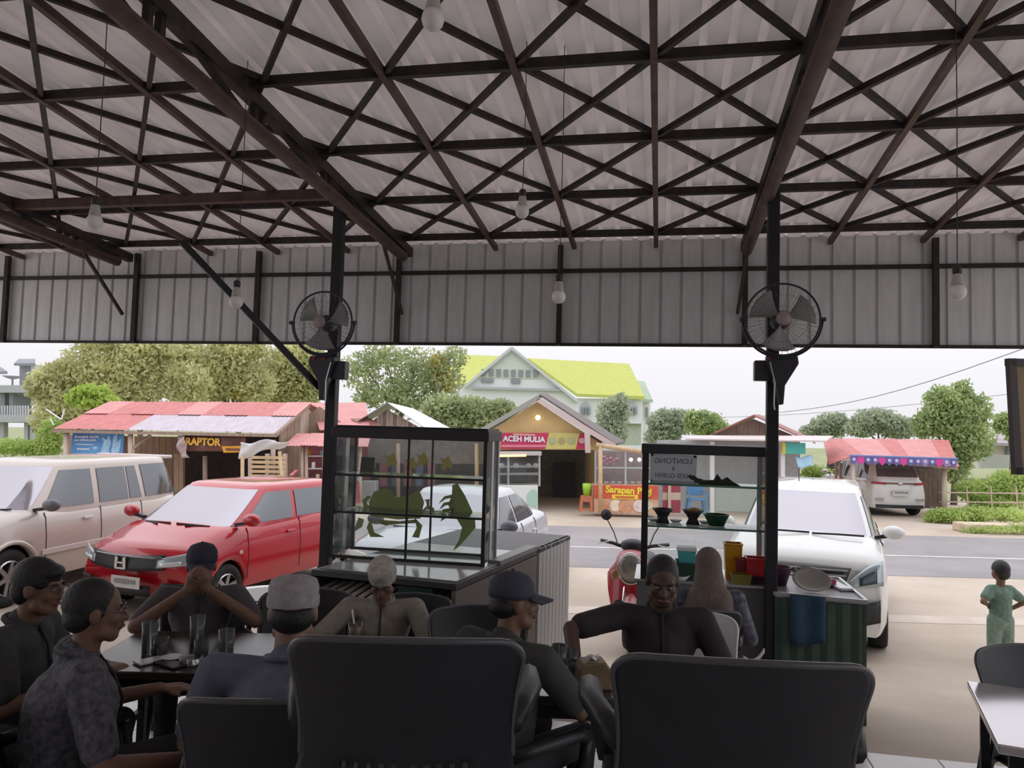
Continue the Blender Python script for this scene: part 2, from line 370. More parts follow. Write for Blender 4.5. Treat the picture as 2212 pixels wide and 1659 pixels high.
# ================================================================ wall fans on the posts
def fan(X, cx, cy, R, bx, by, label, flip):
    c = onY(cx, cy, PY-.20)
    t = thing('post_fan', label, 'fan', c, group='fans fixed to the roof posts')
    gw = mat('grey_guard_wire', (.10, .10, .10), .4, .6); dk = mat('dark_fan_plastic', (.03, .03, .04), .4)
    ring = lambda r, y, k=40: [(r*math.cos(2*PI*a/k), y, r*math.sin(2*PI*a/k)) for a in range(k)]
    MB().tube(ring(R, 0), .008, 8, True).build('guard_ring', dk, t, smooth=True)
    b = MB()
    for k in range(48):
        a = 2*PI*k/48; ca, sa = math.cos(a), math.sin(a)
        b.tube([(.05*ca, -.07, .05*sa), (R*.55*ca, -.065, R*.55*sa), (R*.9*ca, -.035, R*.9*sa), (R*ca, 0, R*sa)], .0011, 4)
    for r in (.33*R, .66*R): b.tube(ring(r, -.066, 28), .0013, 4, True)
    b.build('front_guard', gw, t)
    b = MB()
    for k in range(32):
        a = 2*PI*k/32; ca, sa = math.cos(a), math.sin(a)
        b.tube([(.06*ca, .07, .06*sa), (R*.85*ca, .05, R*.85*sa), (R*ca, 0, R*sa)], .0011, 4)
    b.build('rear_guard', gw, t)
    MB().lathe([(.0001, -.075), (.045, -.072), (.055, -.06)], 20, M=Matrix.Rotation(PI/2, 3, 'X') @ Matrix.Diagonal((1, 1, -1))).build('badge', mat('dull_badge', (.35, .28, .27), .4), t, smooth=True)
    MB().lathe([(.0001, .02), (.06, .02), (.075, .07), (.07, .14), (.0001, .15)], 18, M=Matrix.Rotation(-PI/2, 3, 'X')).build('motor', dk, t, smooth=True)
    blade = mat('grey_fan_blade', (.30, .30, .30), .4)
    for k in range(3):
        a0 = 2*PI*k/3+.4
        def bl(u, w):
            r = .04+u*(R-.07); a = a0+(w-.5)*(.55+.9*u*(1-.35*u)); return V((r*math.cos(a), .02+(w-.5)*.06, r*math.sin(a)))
        MB().grid(bl, 6, 4).build('blade', blade, t, smooth=True, solid=.003)
    MB().tube([(R*1.06*math.cos(a), 0.01, R*1.06*math.sin(a)) for a in [PI+.05+(PI-.1)*k/24 for k in range(25)]], .009, 8).build('yoke', dk, t, smooth=True)
    for s in (-1, 1): MB().lathe([(.0001, -.02), (.016, -.02), (.016, .02), (.0001, .02)], 10, c=(s*R*1.06, 0, 0), M=Matrix.Rotation(PI/2, 3, 'Y')).build('knob', dk, t)
    bc = onY(bx, by, PY-.14)-c                        # tapering control box under the fan
    s = -1 if flip else 1
    pts = [(-.115, 0), (.10, 0), (.105, -.05), (.03, -.24), (.015, -.36), (-.02, -.36), (-.03, -.22), (-.125, -.06)]
    pts = [(x*s, z) for x, z in pts]
    bo = MB().prism([bc+V((x, -.03, z)) for x, z in pts], (0, .09, 0)).build('control_box', dk, t, bevel=.008)
    MB().box(bc+V((s*.12, .06, -.11)), (.12, .10, .15)).build('clamp', dk, t, bevel=.01)
    if not flip:
        for k in (-.07, .02): MB().ball(bc+V((k, -.035, -.022)), .013, 8, 6).build('red_button', mat('red_indicator', (.5, .01, .02), .3), t)
    else: MB().ball(bc+V((-.09, -.035, -.022)), .014, 8, 6).build('red_button', mat('dull_red', (.25, .03, .05), .3), t)
    MB().tube([bc+V((s*.08, -.04, -.05)), bc+V((s*.045, -.045, -.2)), bc+V((s*.05, -.045, -.36)), bc+V((s*.045, -.045, -.40))], .005, 6).build('pull_cord', ALU, t)
fan(-2.70, 697, 697, .255, 700, 770, 'post fan with two red lights over the left glass food case', False)
fan(.82, 1690, 690, .262, 1686, 768, 'post fan over the case of bowls, its control box right of the post', True)

# ================================================================ framed board at the right edge
tl_, bl_ = onV(2183, 775, 3.9), onV(2197, 1025, 3.9)
t = thing('framed_board', 'dark framed board with a gold panel hanging at the right edge', 'board', bl_, YAW)
h = (tl_-bl_).length; fm = mat('dark_brown_frame', (.05, .035, .04), .4); tilt = -(UVW(bl_)-UVW(tl_)).x
for a, c2 in (((0, 0, 0), (tilt, 0, h)), ((.82, 0, 0), (.82+tilt, 0, h)), ((-.02, 0, .018), (.84, 0, .018)), ((tilt-.02, 0, h-.018), (.84+tilt, 0, h-.018))):
    MB().beam(a, c2, .036, .036, up=(0, 1, 0)).build('frame_rail', fm, t)
MB().box((.41+tilt/2, .012, h/2), (.80, .012, h-.04)).build('panel', mat('dull_gold_panel', (.34, .25, .12), .5, var=.1), t)
MB().box((.45+tilt/2, .002, h*.52), (.62, .006, h*.22)).build('printed_band', mat('dark_print', (.09, .08, .06), .5, var=.3), t)
MB().box((.45+tilt/2, .002, h*.14), (.68, .006, h*.16)).build('printed_band', mat('pale_print', (.5, .47, .40), .5, var=.1), t)
for x in (.1, .72): MB().tube([(x+tilt, 0, h), (x+tilt, 0, rz(bl_.y)-bl_.z)], .004, 5).build('hanging_wire', CORD, t)

# ================================================================ across the road: trees
def leafmat(name, a, b, sc=.9):
    return thinmat(name, [min(.9, k*1.35+.03) for k in a], [min(.9, k*1.3+.03) for k in b], .48, sc)
LF = {'olive': leafmat('olive_leaves', (.34, .35, .17), (.58, .58, .33)), 'deep': leafmat('deep_green_leaves', (.21, .25, .13), (.42, .47, .25)),
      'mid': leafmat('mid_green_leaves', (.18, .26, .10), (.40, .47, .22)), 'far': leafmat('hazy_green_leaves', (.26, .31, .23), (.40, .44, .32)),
      'lime': leafmat('lime_leaves', (.24, .36, .05), (.42, .52, .13)), 'gold': leafmat('yellow_leaves', (.45, .36, .06), (.55, .46, .12)),
      'weed': leafmat('weed_leaves', (.24, .35, .09), (.46, .54, .20))}
BARK = mat('grey_bark', (.16, .13, .10), .9, var=.3)
def leaves(rnd, blobs, n, s, v, pl, depth=.6):
    """leaf quads scattered through rounded clumps; blobs are (px, py, rx_px, ry_px) seen at distance v"""
    b = MB(); tot = sum(k[2]*k[3] for k in blobs); pm = F/v
    for (cx, cy, rx, ry) in blobs:
        c = pl(cx, cy, v); ax, az = rx/pm, ry/pm; ay = max(ax, az)*depth
        for _ in range(max(8, int(n*rx*ry/tot))):
            d = V((rnd.gauss(0, 1), rnd.gauss(0, 1), rnd.gauss(0, 1))).normalized()*(rnd.random()**.45)
            p = c + V((d.x*ax, d.y*ay, d.z*az)) + V((rnd.gauss(0, 1), rnd.gauss(0, 1), rnd.gauss(0, 1)))*s*.5
            a = V((rnd.gauss(0, 1), rnd.gauss(0, 1), rnd.gauss(0, .7))).normalized()
            e = a.orthogonal().normalized(); e.rotate(Matrix.Rotation(rnd.random()*6.28, 3, a)); g = a.cross(e)
            k = s*(.6+.8*rnd.random()); w = k*.5
            b.add([p-e*k, p+g*w-e*k*.1, p+e*k, p-g*w-e*k*.1], [(0, 1, 2, 3)])
    return b
def tree(name, label, cat, v, base, blobs, kind, n=2600, s=.2, seed=1, extra=None, group='trees beyond the stalls', trunk=.16, depth=.6):
    rnd = random.Random(seed)
    q = onV(base[0], base[1], v); loc = W(q.dot(R0), v, GZ)
    t = thing(name, label, cat, loc, YAW, group); pl = Place(t)
    n = int(n*2.6); s *= .58
    o = leaves(rnd, blobs, n, s, v, pl, depth).build('foliage', LF[kind], t); o['kind'] = 'stuff'
    if extra:
        o = leaves(rnd, extra[1], extra[2]*3, s, v, pl, depth).build('foliage', LF[extra[0]], t); o['kind'] = 'stuff'
    if trunk:
        big = sorted(blobs, key=lambda k: -k[2]*k[3])[:6]; zc = pl(big[0][0], big[0][1], v)
        fork = V((zc.x*.3, 0, max(.4, zc.z*.55)))
        MB().tube([(0, 0, -.05), fork*.5+V((.05, 0, 0)), fork], [trunk, trunk*.8, trunk*.6], 8).build('trunk', BARK, t, smooth=True)
        for k in big:
            e = pl(k[0], k[1], v)
            MB().tube([fork, fork.lerp(e, .5)+V((0, 0, .1)), e+V((0, 0, (k[3]/F*v)*.4))], [trunk*.5, trunk*.3, trunk*.1], 6).build('branch', BARK, t, smooth=True)
    return t
tree('broad_tree', 'broad olive green tree filling the left behind the red tin stall', 'tree', 34, (300, 1000),
     [(130, 830, 60, 55), (200, 800, 80, 60), (120, 900, 55, 60), (300, 800, 80, 70), (270, 860, 80, 40), (400, 830, 60, 50), (180, 880, 70, 45), (90, 830, 35, 40), (330, 750, 70, 30), (230, 735, 70, 30)], 'olive', 6500, .20, 3)
tree('broad_tree', 'yellow flecked olive tree left of the left fan', 'tree', 36, (520, 1000),
     [(480, 790, 80, 55), (540, 830, 60, 45), (450, 840, 60, 45), (520, 750, 70, 30), (400, 770, 40, 50)], 'olive', 3600, .2, 4, extra=('gold', [(520, 835, 25, 35), (490, 800, 20, 25)], 260))
tree('broad_tree', 'dense green tree between the slanting stay and the left post', 'tree', 38, (630, 1000), [(620, 810, 75, 60), (590, 850, 60, 40), (650, 770, 60, 40), (670, 840, 40, 35)], 'olive', 3800, .2, 5)
tree('broad_tree', 'loose dark tree with sky showing through, right of the left post', 'tree', 37, (850, 1000),
     [(780, 800, 45, 45), (840, 850, 60, 40), (900, 800, 70, 55), (960, 820, 45, 55), (830, 770, 55, 30), (900, 870, 70, 40), (790, 860, 30, 25), (980, 770, 35, 25)], 'deep', 2500, .18, 6, extra=('gold', [(945, 800, 28, 38), (965, 830, 20, 20)], 220))
tree('dense_tree', 'dark bushy tree behind the white tin roof and the yellow shop', 'tree', 33, (1000, 1000), [(960, 890, 50, 40), (1020, 895, 55, 40), (1080, 890, 40, 30), (970, 925, 60, 30), (1050, 925, 60, 30)], 'deep', 3200, .18, 7)
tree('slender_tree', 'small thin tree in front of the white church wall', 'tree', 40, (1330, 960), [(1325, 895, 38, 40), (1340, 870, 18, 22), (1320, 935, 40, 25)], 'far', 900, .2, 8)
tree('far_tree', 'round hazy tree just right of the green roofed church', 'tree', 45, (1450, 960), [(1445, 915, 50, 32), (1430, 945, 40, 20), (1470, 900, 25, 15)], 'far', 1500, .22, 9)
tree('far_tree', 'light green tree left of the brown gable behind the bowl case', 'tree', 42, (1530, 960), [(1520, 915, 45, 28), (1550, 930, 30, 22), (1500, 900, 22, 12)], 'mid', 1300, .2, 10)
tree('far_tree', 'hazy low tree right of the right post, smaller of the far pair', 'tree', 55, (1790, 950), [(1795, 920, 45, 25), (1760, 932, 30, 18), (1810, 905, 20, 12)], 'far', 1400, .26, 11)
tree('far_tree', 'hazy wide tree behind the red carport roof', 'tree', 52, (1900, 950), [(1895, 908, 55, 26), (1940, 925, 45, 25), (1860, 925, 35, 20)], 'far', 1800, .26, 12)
tree('feathery_tree', 'tall feathery tree standing right of the red carport', 'tree', 27, (2060, 1080), [(2055, 900, 70, 50), (2090, 950, 60, 50), (2040, 860, 45, 30), (2110, 890, 35, 40), (2000, 920, 35, 30), (2060, 1000, 40, 40), (2080, 845, 22, 25)], 'mid', 3200, .15, 13, trunk=.12)
tree('far_tree', 'yellowish tree at the far right beside the framed board', 'tree', 38, (2180, 980), [(2170, 915, 25, 25), (2200, 930, 30, 30)], 'mid', 700, .2, 14)
tree('papaya_tree', 'bright lime papaya tree rising over the red tin roof', 'tree', 29, (200, 1000), [(195, 848, 42, 14), (165, 862, 25, 10), (230, 862, 25, 10), (200, 870, 40, 8)], 'lime', 650, .2, 15, trunk=.07)
tree('shrub', 'brownish green hedge in front of the grey house at far left', 'shrub', 30, (60, 990), [(30, 965, 60, 18), (90, 970, 40, 25), (110, 940, 25, 40)], 'weed', 1500, .13, 16, group='bushes', trunk=0)
tree('shrub', 'thick bright bushes at the right beyond the carport', 'shrub', 23, (2140, 1080), [(2110, 1060, 50, 25), (2170, 1050, 50, 25), (2210, 1060, 40, 30), (2150, 1090, 60, 22), (2190, 1030, 40, 15)], 'weed', 2600, .10, 17, group='bushes', trunk=0)
tree('shrub', 'low weeds spreading at the foot of the carport post', 'shrub', 21, (2060, 1120), [(2050, 1112, 50, 14), (2110, 1110, 50, 16), (2180, 1112, 50, 14), (2020, 1120, 25, 8), (2090, 1130, 40, 8)], 'weed', 2200, .08, 18, group='bushes', trunk=0)
tree('shrub', 'grass tuft on the kerb at the right of the road', 'shrub', 18.9, (2150, 1150), [(2150, 1142, 60, 8), (2200, 1140, 30, 9), (2100, 1146, 25, 5)], 'weed', 700, .05, 19, group='bushes', trunk=0)

tree('shrub', 'yellowish bush seen between the grey stall and the carport', 'shrub', 26.5, (1770, 1060), [(1760, 1022, 30, 16), (1790, 1028, 22, 14), (1770, 1045, 30, 14)], 'weed', 700, .11, 20, group='bushes', trunk=0)

# ================================================================ far buildings
CW = mat('white_church_wall', (.72, .74, .75), .7, var=.05); CR = mat('lime_tile_roof', (.50, .54, .13), .6, var=.06, scale=3); PG = mat('pale_green_wall', (.58, .65, .58), .7, var=.06)
WIN = mat('dim_window', (.24, .27, .29), .25, var=.2)
def polyp(pl, pts, v, th, name, m, parent):                # a flat wall, panel or board of true thickness
    return MB().prism([pl(x, y, v) for x, y in pts], (0, th, 0)).build(name, m, parent)
def slope(pl, a, b, c, d, th, name, m, parent):              # a roof slope from four (px, py, distance) corners
    q = [pl(*k) for k in (a, b, c, d)]
    return MB().prism(q, V((0, 0, th))).build(name, m, parent)
t = thing('church', 'white church with a lime green roof and a tall front gable', 'building', W(4, 72, GZ), YAW); pl = Place(t)
polyp(pl, [(975, 985), (975, 835), (1010, 833), (1105, 757), (1210, 838), (1250, 868), (1250, 985)], 70, .5, 'gable_wall', CW, t)
polyp(pl, [(1040, 815), (1105, 765), (1172, 818)], 69.9, .15, 'gable_panel', PG, t)
for k in range(8): polyp(pl, [(1040+k*16, 797+k*.4), (1050+k*16, 797+k*.4), (1050+k*16, 812+k*.4), (1040+k*16, 812+k*.4)], 69.8, .15, 'window', WIN, t)
polyp(pl, [(1040, 818), (1066, 818), (1066, 826), (1040, 826)], 69.8, .15, 'window', WIN, t); polyp(pl, [(1104, 818), (1124, 818), (1124, 828), (1104, 828)], 69.8, .15, 'window', WIN, t)
polyp(pl, [(1020, 835), (1212, 840), (1212, 845), (1020, 840)], 69.6, .3, 'ledge', mat('grey_ledge', (.42, .44, .45), .7), t)
for p, q in (((1003, 837), (1105, 752)), ((1105, 752), (1248, 868))):
    MB().beam(pl(*p, 69.8), pl(*q, 69.8), .6, .25).build('bargeboard', mat('pale_bargeboard', (.55, .59, .6), .6), t)
polyp(pl, [(1200, 985), (1200, 860), (1388, 862), (1388, 985)], 73, .5, 'side_wall', CW, t)
polyp(pl, [(1386, 985), (1386, 858), (1405, 866), (1405, 985)], 74.5, .5, 'side_wall', CW, t)
slope(pl, (1246, 857, 72.5), (1392, 863, 72.5), (1359, 792, 77), (1140, 780, 77), .3, 'roof_slope', CR, t)
slope(pl, (960, 835, 72.5), (1060, 835, 72.5), (1100, 776, 77), (985, 772, 77), .3, 'roof_slope', CR, t)
slope(pl, (1385, 868, 73), (1410, 870, 75), (1392, 830, 79), (1372, 828, 79), .3, 'roof_slope', mat('mossy_roof', (.36, .46, .33), .6), t)
for x in (1143, 1265, 1366, 1095):
    w = polyp(pl, [(x-11, 895), (x-11, 878), (x, 866), (x+11, 878), (x+11, 895)], 69.6 if x < 1200 else 72.7, .2, 'window_surround', mat('grey_surround', (.40, .43, .44), .7), t)
    for k in (-7, -1, 5): MB().prism([pl(px, py, 69.4 if x < 1200 else 72.5) for px, py in ((x+k, 894), (x+k, 880), (x+k+3.5, 880), (x+k+3.5, 894))], (0, .15, 0)).build('pane', WIN, t)
polyp(pl, [(1395, 905), (1395, 880), (1400, 880), (1400, 905)], 74.3, .2, 'window', WIN, t)
wl = thing('garden_wall', 'pale mossy wall standing below the church', 'wall', W(9, 50, GZ), YAW); pl = Place(wl)
polyp(pl, [(1285, 962), (1285, 912), (1385, 914), (1385, 962)], 50, .25, 'wall_panel', mat('mossy_wall', (.45, .50, .42), .8, var=.15), wl); MB().beam(pl(1280, 911, 49.9), pl(1388, 913, 49.9), .5, .15).build('coping', CW, wl)

t = thing('concrete_house', 'grey two storey concrete house on columns at far left', 'building', W(-30, 46, GZ), YAW); pl = Place(t)
CG = mat('grey_concrete', (.42, .44, .46), .8, var=.08); CD = mat('dim_concrete', (.25, .27, .29), .8, var=.1)
for y0, y1 in ((832, 848), (896, 912)): polyp(pl, [(-80, y0), (66, y0), (66, y1), (-80, y1)], 44, 8, 'floor_slab', CG, t)
polyp(pl, [(-80, 846), (62, 846), (62, 898), (-80, 898)], 48, .3, 'back_wall', CG, t)
for x in (6, 24, -30): polyp(pl, [(x-4, 846), (x+4, 846), (x+4, 897), (x-4, 897)], 44.4, .4, 'column', CD, t)
for x in (4, 56, 68, -40): polyp(pl, [(x-4, 910), (x+4, 910), (x+4, 965), (x-4, 965)], 44.5, .4, 'column', CG, t)
for k in range(24): polyp(pl, [(-70+k*5.6, 876), (-67.5+k*5.6, 876), (-67.5+k*5.6, 897), (-70+k*5.6, 897)], 44.1, .06, 'baluster', mat('pale_baluster', (.55, .57, .6), .7), t)
polyp(pl, [(42, 832), (42, 790), (66, 786), (66, 832)], 47, 3, 'stair_tower', CG, t)
slope(pl, (30, 790, 45), (76, 790, 45), (76, 780, 51), (40, 780, 51), .15, 'tower_roof', CD, t); slope(pl, (-60, 808, 45), (16, 808, 45), (0, 797, 50), (-60, 797, 50), .15, 'lower_roof', CD, t)
d = MB().lathe([(.0001, 0), (.3, .08), (.55, .2), (.56, .21)], 16, c=pl(27, 820, 45)).build('satellite_dish', CG, t, smooth=True); MB().tube([pl(27, 833, 45), pl(27, 820, 45)], .05, 6).build('dish_pole', CD, t)

t = thing('pink_house', 'small pale house with a grey roof seen at far right', 'building', W(28, 42, GZ), YAW); pl = Place(t)
polyp(pl, [(2120, 1010), (2120, 960), (2150, 945), (2240, 962), (2240, 1010)], 42, 4, 'wall', mat('pinkish_wall', (.66, .58, .56), .7), t)
slope(pl, (2135, 962, 41), (2245, 965, 41), (2225, 938, 46), (2150, 936, 46), .15, 'roof', mat('grey_tin', (.36, .33, .36), .6, var=.1), t)
polyp(pl, [(2176, 982), (2176, 966), (2196, 966), (2196, 982)], 41.8, .2, 'window', WIN, t); polyp(pl, [(2120, 1012), (2120, 982), (2196, 984), (2196, 1012)], 40, .2, 'fence_wall', mat('grey_fence', (.42, .44, .40), .8, var=.1), t)

# ================================================================ stalls along the far side of the road
REDT = mat('faded_red_tin', (.52, .16, .15), .55, .05, var=.16, scale=2.5, stretch=(3, 1, .6)); PINKT = mat('pink_red_tin', (.60, .26, .25), .55, .05, var=.12, scale=2.5)
MAUV = mat('mauve_grey_tin', (.50, .44, .50), .5, .1, var=.12, scale=2, stretch=(4, 1, .5)); RUSTT = mat('dim_rust_tin', (.30, .13, .11), .6, var=.25, scale=3)
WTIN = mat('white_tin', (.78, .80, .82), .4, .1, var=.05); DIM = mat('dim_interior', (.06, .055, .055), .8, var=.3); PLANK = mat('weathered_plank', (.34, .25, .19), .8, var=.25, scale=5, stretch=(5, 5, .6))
PPALE = mat('pale_board', (.55, .44, .36), .8, var=.15, scale=3, stretch=(5, 5, .6)); BAMB = mat('bamboo_pole', (.58, .42, .25), .6, var=.15)
def tin(pl, a, b, c, d, n, parent, mats, rnd, rows=1):        # a sheet roof laid sheet by sheet between four corners
    A, B, C_, D = (pl(*k) for k in (a, b, c, d))
    for r in range(rows):
        for i in range(n):
            u0, u1 = i/n, (i+1)/n+.012; w0, w1 = r/rows, (r+1)/rows+(.04 if r < rows-1 else 0)
            P = lambda u, w: A.lerp(B, u).lerp(D.lerp(C_, u), w)
            k = 12; b_ = MB(); up = V((0, 0, .02+.012*((i+r) % 2)+.02*(r % 2)))
            vs = [P(u0+(u1-u0)*j/k, w)+up+V((0, 0, .015*(j % 2))) for w in (w0, w1) for j in range(k+1)]
            b_.add(vs, [(j, j+1, k+2+j, k+1+j) for j in range(k)])
            b_.build('roof_sheet', mats(r, i, rnd), parent, solid=.006)
def planks(pl, pts_top, pts_bot, v, n, parent, m, m2=None, rnd=random):   # upright boards between two lines
    for i in range(n):
        a0, a1 = i/n, (i+1)/n-.06/n
        P = lambda t, l: (l[0][0]+(l[1][0]-l[0][0])*t, l[0][1]+(l[1][1]-l[0][1])*t)
        q = [P(a0, pts_bot), P(a1, pts_bot), P(a1, pts_top), P(a0, pts_top)]
        MB().prism([pl(x, y, v) for x, y in q], (0, .03+.01*(i % 2), 0)).build('plank', m2 if m2 and rnd.random() < .35 else m, parent)
rn = random.Random(5)
# ---- red tin stall at the left
t = thing('tin_roof_stall', 'long wooden stall with a red and mauve tin roof at the left', 'stall', W(-9.3, 23.5, GZ), YAW); pl = Place(t)
tin(pl, (112, 928, 20.5), (592, 938, 20.5), (668, 873, 24), (236, 871, 24), 9, t, lambda r, i, q: (MAUV if (r == 0 and i >= 3) else (PINKT if (i*3+r) % 4 == 1 else REDT)), rn, 2)
slope(pl, (236, 871, 24), (668, 873, 24), (735, 905, 27), (330, 900, 27), .02, 'back_slope', REDT, t)
def gable_side(u, pts, name, m, parent, pl_):                # boards closing a gable seen from its end
    MB().prism([V((u, a, b)) for a, b in pts], (.05, 0, 0)).build(name, m, parent)
e = pl(590, 938, 20.5); rdg = pl(668, 873, 24)
us = e.x-.12
for i in range(9):
    v0, v1 = e.y+.9+i*.68, e.y+.9+i*.68+.64
    zt = lambda vv: min(e.z+(rdg.z-e.z)*(vv-e.y)/(rdg.y-e.y), rdg.z-(vv-rdg.y)*.30)-.06
    MB().prism([V((us, v0, 0)), V((us, v1, 0)), V((us, v1, zt(v1))), V((us, v0, zt(v0)))], (.04, 0, 0)).build('gable_board', (PPALE if i in (3, 4) else PLANK), t)
planks(pl, ((142, 940), (286, 942)), ((142, 1060), (286, 1062)), 21.7, 10, t, PLANK, WOOD, rn)
planks(pl, ((290, 942), (400, 944)), ((290, 1060), (400, 1062)), 24.2, 8, t, WOOD, PLANK, rn)
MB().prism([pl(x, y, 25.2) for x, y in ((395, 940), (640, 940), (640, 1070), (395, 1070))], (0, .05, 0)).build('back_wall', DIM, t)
planks(pl, ((376, 980), (396, 980)), ((376, 1062), (396, 1062)), 22, 2, t, WOOD)
for x, y0, y1, v in ((282, 938, 1050, 20.7), (143, 935, 1050, 20.7), (590, 950, 1050, 20.8), (443, 985, 1050, 22)):
    MB().tube([pl(x, y1, v), pl(x, y0, v)], .07, 8).build('pole', PPALE, t, smooth=True)
MB().tube([pl(284, 970, 20.7), pl(325, 940, 21.2)], .045, 6).build('strut', PPALE, t)
MB().beam(pl(113, 931, 20.55), pl(595, 941, 20.55), .06, .08).build('eave_beam', PLANK, t)
MB().beam(pl(668, 875, 23.95), pl(595, 940, 20.5), .05, .12).build('bargeboard', PLANK, t)
for a_, c_ in (((132, 906, 20.6), (100, 884, 20.6)), ((133, 906, 20.6), (139, 884, 20.6)), ((116, 918, 20.6), (109, 905, 20.6))): MB().tube([pl(*a_), pl(*c_)], .02, 6).build('aerial_rod', WTIN, t)
# blue poster
BLU = mat('blue_poster', (.05, .19, .52), .45, scale=1.2, col2=(.16, .42, .75)); CY = mat('pale_blue_print', (.36, .62, .85), .5, var=.15); LW = mat('white_print', (.8, .82, .86), .5)
c = pl(211, 958, 20.95); po = thing('blue_poster', 'blue printed poster with white lettering hung under the red tin eave', 'poster', W(*(UVW(onV(211, 958, 20.95)))), YAW); pp = Place(po)
MB().prism([pp(x, y, 20.95) for x, y in ((153, 987), (265, 988), (268, 929), (157, 928))], (0, .03, 0)).build('poster_sheet', BLU, po)
MB().prism([pp(x, y, 20.94) for x, y in ((153, 987), (225, 987), (225, 980), (153, 979))], (0, .008, 0)).build('bottom_band', mat('grey_print', (.5, .5, .58), .5), po)
for pts in (((214, 986), (224, 955), (220, 944), (230, 950), (236, 938), (240, 956), (236, 970), (234, 986)), ((240, 975), (246, 942), (254, 936), (252, 955), (262, 948), (258, 975), (250, 984)), ((198, 968), (206, 964), (214, 968), (206, 971))):
    MB().prism([pp(x, y, 20.94) for x, y in pts], (0, .008, 0)).build('printed_shape', CY, po)
text(po, 'PUASAI CUTI', pp(162, 944, 20.93)+V((0, 0, 0)), .075, LW, align='LEFT', ext=.004, bold=.004, sx=1.5).rotation_euler = (PI/2, -.03, 0)
text(po, 'JUA PEMUDANG', pp(161, 951, 20.93), .062, LW, align='LEFT', ext=.004, bold=.003, sx=1.3).rotation_euler = (PI/2, -.03, 0)
bars(po, pp(182, 960, 20.93), .5, .03, LW, 9, 2); bars(po, pp(180, 970, 20.93), .35, .05, LW, 6, 3)
# banner with orange lettering
BRN = mat('dark_brown_banner', (.12, .055, .05), .6, scale=2, col2=(.20, .08, .06)); ORG = mat('orange_print', (.75, .33, .03), .5); YEL = mat('amber_print', (.72, .42, .05), .5)
bn = thing('shop_banner', 'dark brown banner with amber lettering over the wooden stall', 'banner', W(*UVW(onV(465, 960, 20.75))), YAW); pp = Place(bn)
MB().grid(lambda a, b_: pp(398+a*134, 937+a*3+b_*(38-3*a), 20.75)+V((0, .05*math.sin(a*17), 0)), 20, 4).build('banner_cloth', BRN, bn, smooth=True, solid=.01)
text(bn, 'RAPTOR', pp(438, 955, 20.66), .27, YEL, ext=.006, bold=.012, sx=.92)
MB().prism([pp(x, y, 20.64) for x, y in ((479, 964), (536, 963), (536, 977), (483, 978))], (0, .01, 0)).build('orange_flash', ORG, bn)
bars(bn, pp(509, 971, 20.62), .55, .07, BRN, 9, 4)
MB().grid(lambda a, b_: pp(383+a*18-b_*(6-14*b_), 941+b_*48, 20.6)+V((0, .08*math.sin(b_*9+a*4), 0)), 6, 12).build('torn_end', mat('torn_pink_cloth', (.50, .38, .37), .7, var=.3, scale=6), bn, smooth=True, solid=.01)
# white tarp and wooden racks
tp = thing('white_tarp', 'crumpled white tarpaulin stretched over the wooden racks', 'tarp', W(*UVW(onV(570, 975, 19.9))), YAW); pp = Place(tp)
MB().grid(lambda a, b_: pp(520+a*105-b_*4, 955+b_*(36-26*a)+4*math.sin(a*9)-3*a, 19.8+b_*.3)+V((0, .05*math.sin(a*13+b_*5), 0)), 18, 8).build('tarp_sheet', WTIN, tp, smooth=True, solid=.012)
for x, y0, y1, dx in ((524, 985, 1100, 0), (604, 975, 1100, 12)): MB().tube([pp(x+dx, y1, 19.9), pp(x, y0, 19.9)], .05, 7).build('pole', BAMB, tp, smooth=True)
rk = thing('wooden_rack', 'slatted wooden rack under the white tarpaulin', 'rack', W(*UVW(onV(578, 1095, 20.6))), YAW); pp = Place(rk)
for x in (541, 578, 616): MB().beam(pp(x, 1095, 20.6), pp(x, 980, 20.6), .10, .10).build('upright', PPALE, rk)
for k in range(7): MB().beam(pp(541, 988+k*10, 20.55), pp(618, 989+k*10, 20.55), .05, .08).build('slat', BAMB, rk)

# ---- low pink-roofed stall with glass front
t = thing('pink_roof_stall', 'low stall with a pink tin awning behind the left glass case', 'stall', W(-4.2, 22.2, GZ), YAW); pl = Place(t)
tin(pl, (612, 965, 20.6), (792, 967, 20.6), (800, 940, 22.6), (640, 938, 22.6), 5, t, lambda r, i, q: PINKT, rn)
slope(pl, (690, 930, 23.5), (800, 932, 23.5), (790, 871, 27), (672, 872, 27), .03, 'rear_roof', PINKT, t)
slope(pl, (758, 906, 24.6), (800, 930, 23.8), (850, 940, 23.8), (800, 905, 24.8), .03, 'valley_roof', RUSTT, t)
MB().prism([pl(x, y, 23.6) for x, y in ((625, 1075), (625, 945), (800, 945), (800, 1075))], (0, .05, 0)).build('back_wall', mat('dim_red_wall', (.22, .07, .08), .7, var=.3), t)
MB().prism([pl(x, y, 24.4) for x, y in ((600, 945), (690, 878), (770, 935), (770, 945))], (0, .05, 0)).build('gable_wall', PLANK, t)
for x in (653, 662, 700, 778): MB().tube([pl(x, 1085, 21), pl(x, 965, 21)], .05, 7).build('pole', PPALE, t, smooth=True)
for y in (985, 1012, 1037): MB().beam(pl(660, y, 21.2), pl(780, y, 21.2), .3, .03).build('shelf', mat('pale_glass_shelf', (.55, .6, .6), .3), t)
for k in range(12):
    x = 668+k*9.3; m_ = (ORG, WHITE, mat('cream_pack', (.62, .52, .36), .5), mat('teal_pack', (.2, .42, .42), .5))[k % 4]
    MB().box(pl(x, 979+(k % 3)*26, 21.2), (.09, .1, .18)).build('packet', m_, t, bevel=.01)
MB().prism([pl(x, y, 20.9) for x, y in ((662, 1085), (662, 1040), (775, 1042), (775, 1087))], (0, .4, 0)).build('counter_front', mat('red_counter', (.45, .08, .10), .5, var=.2), t)
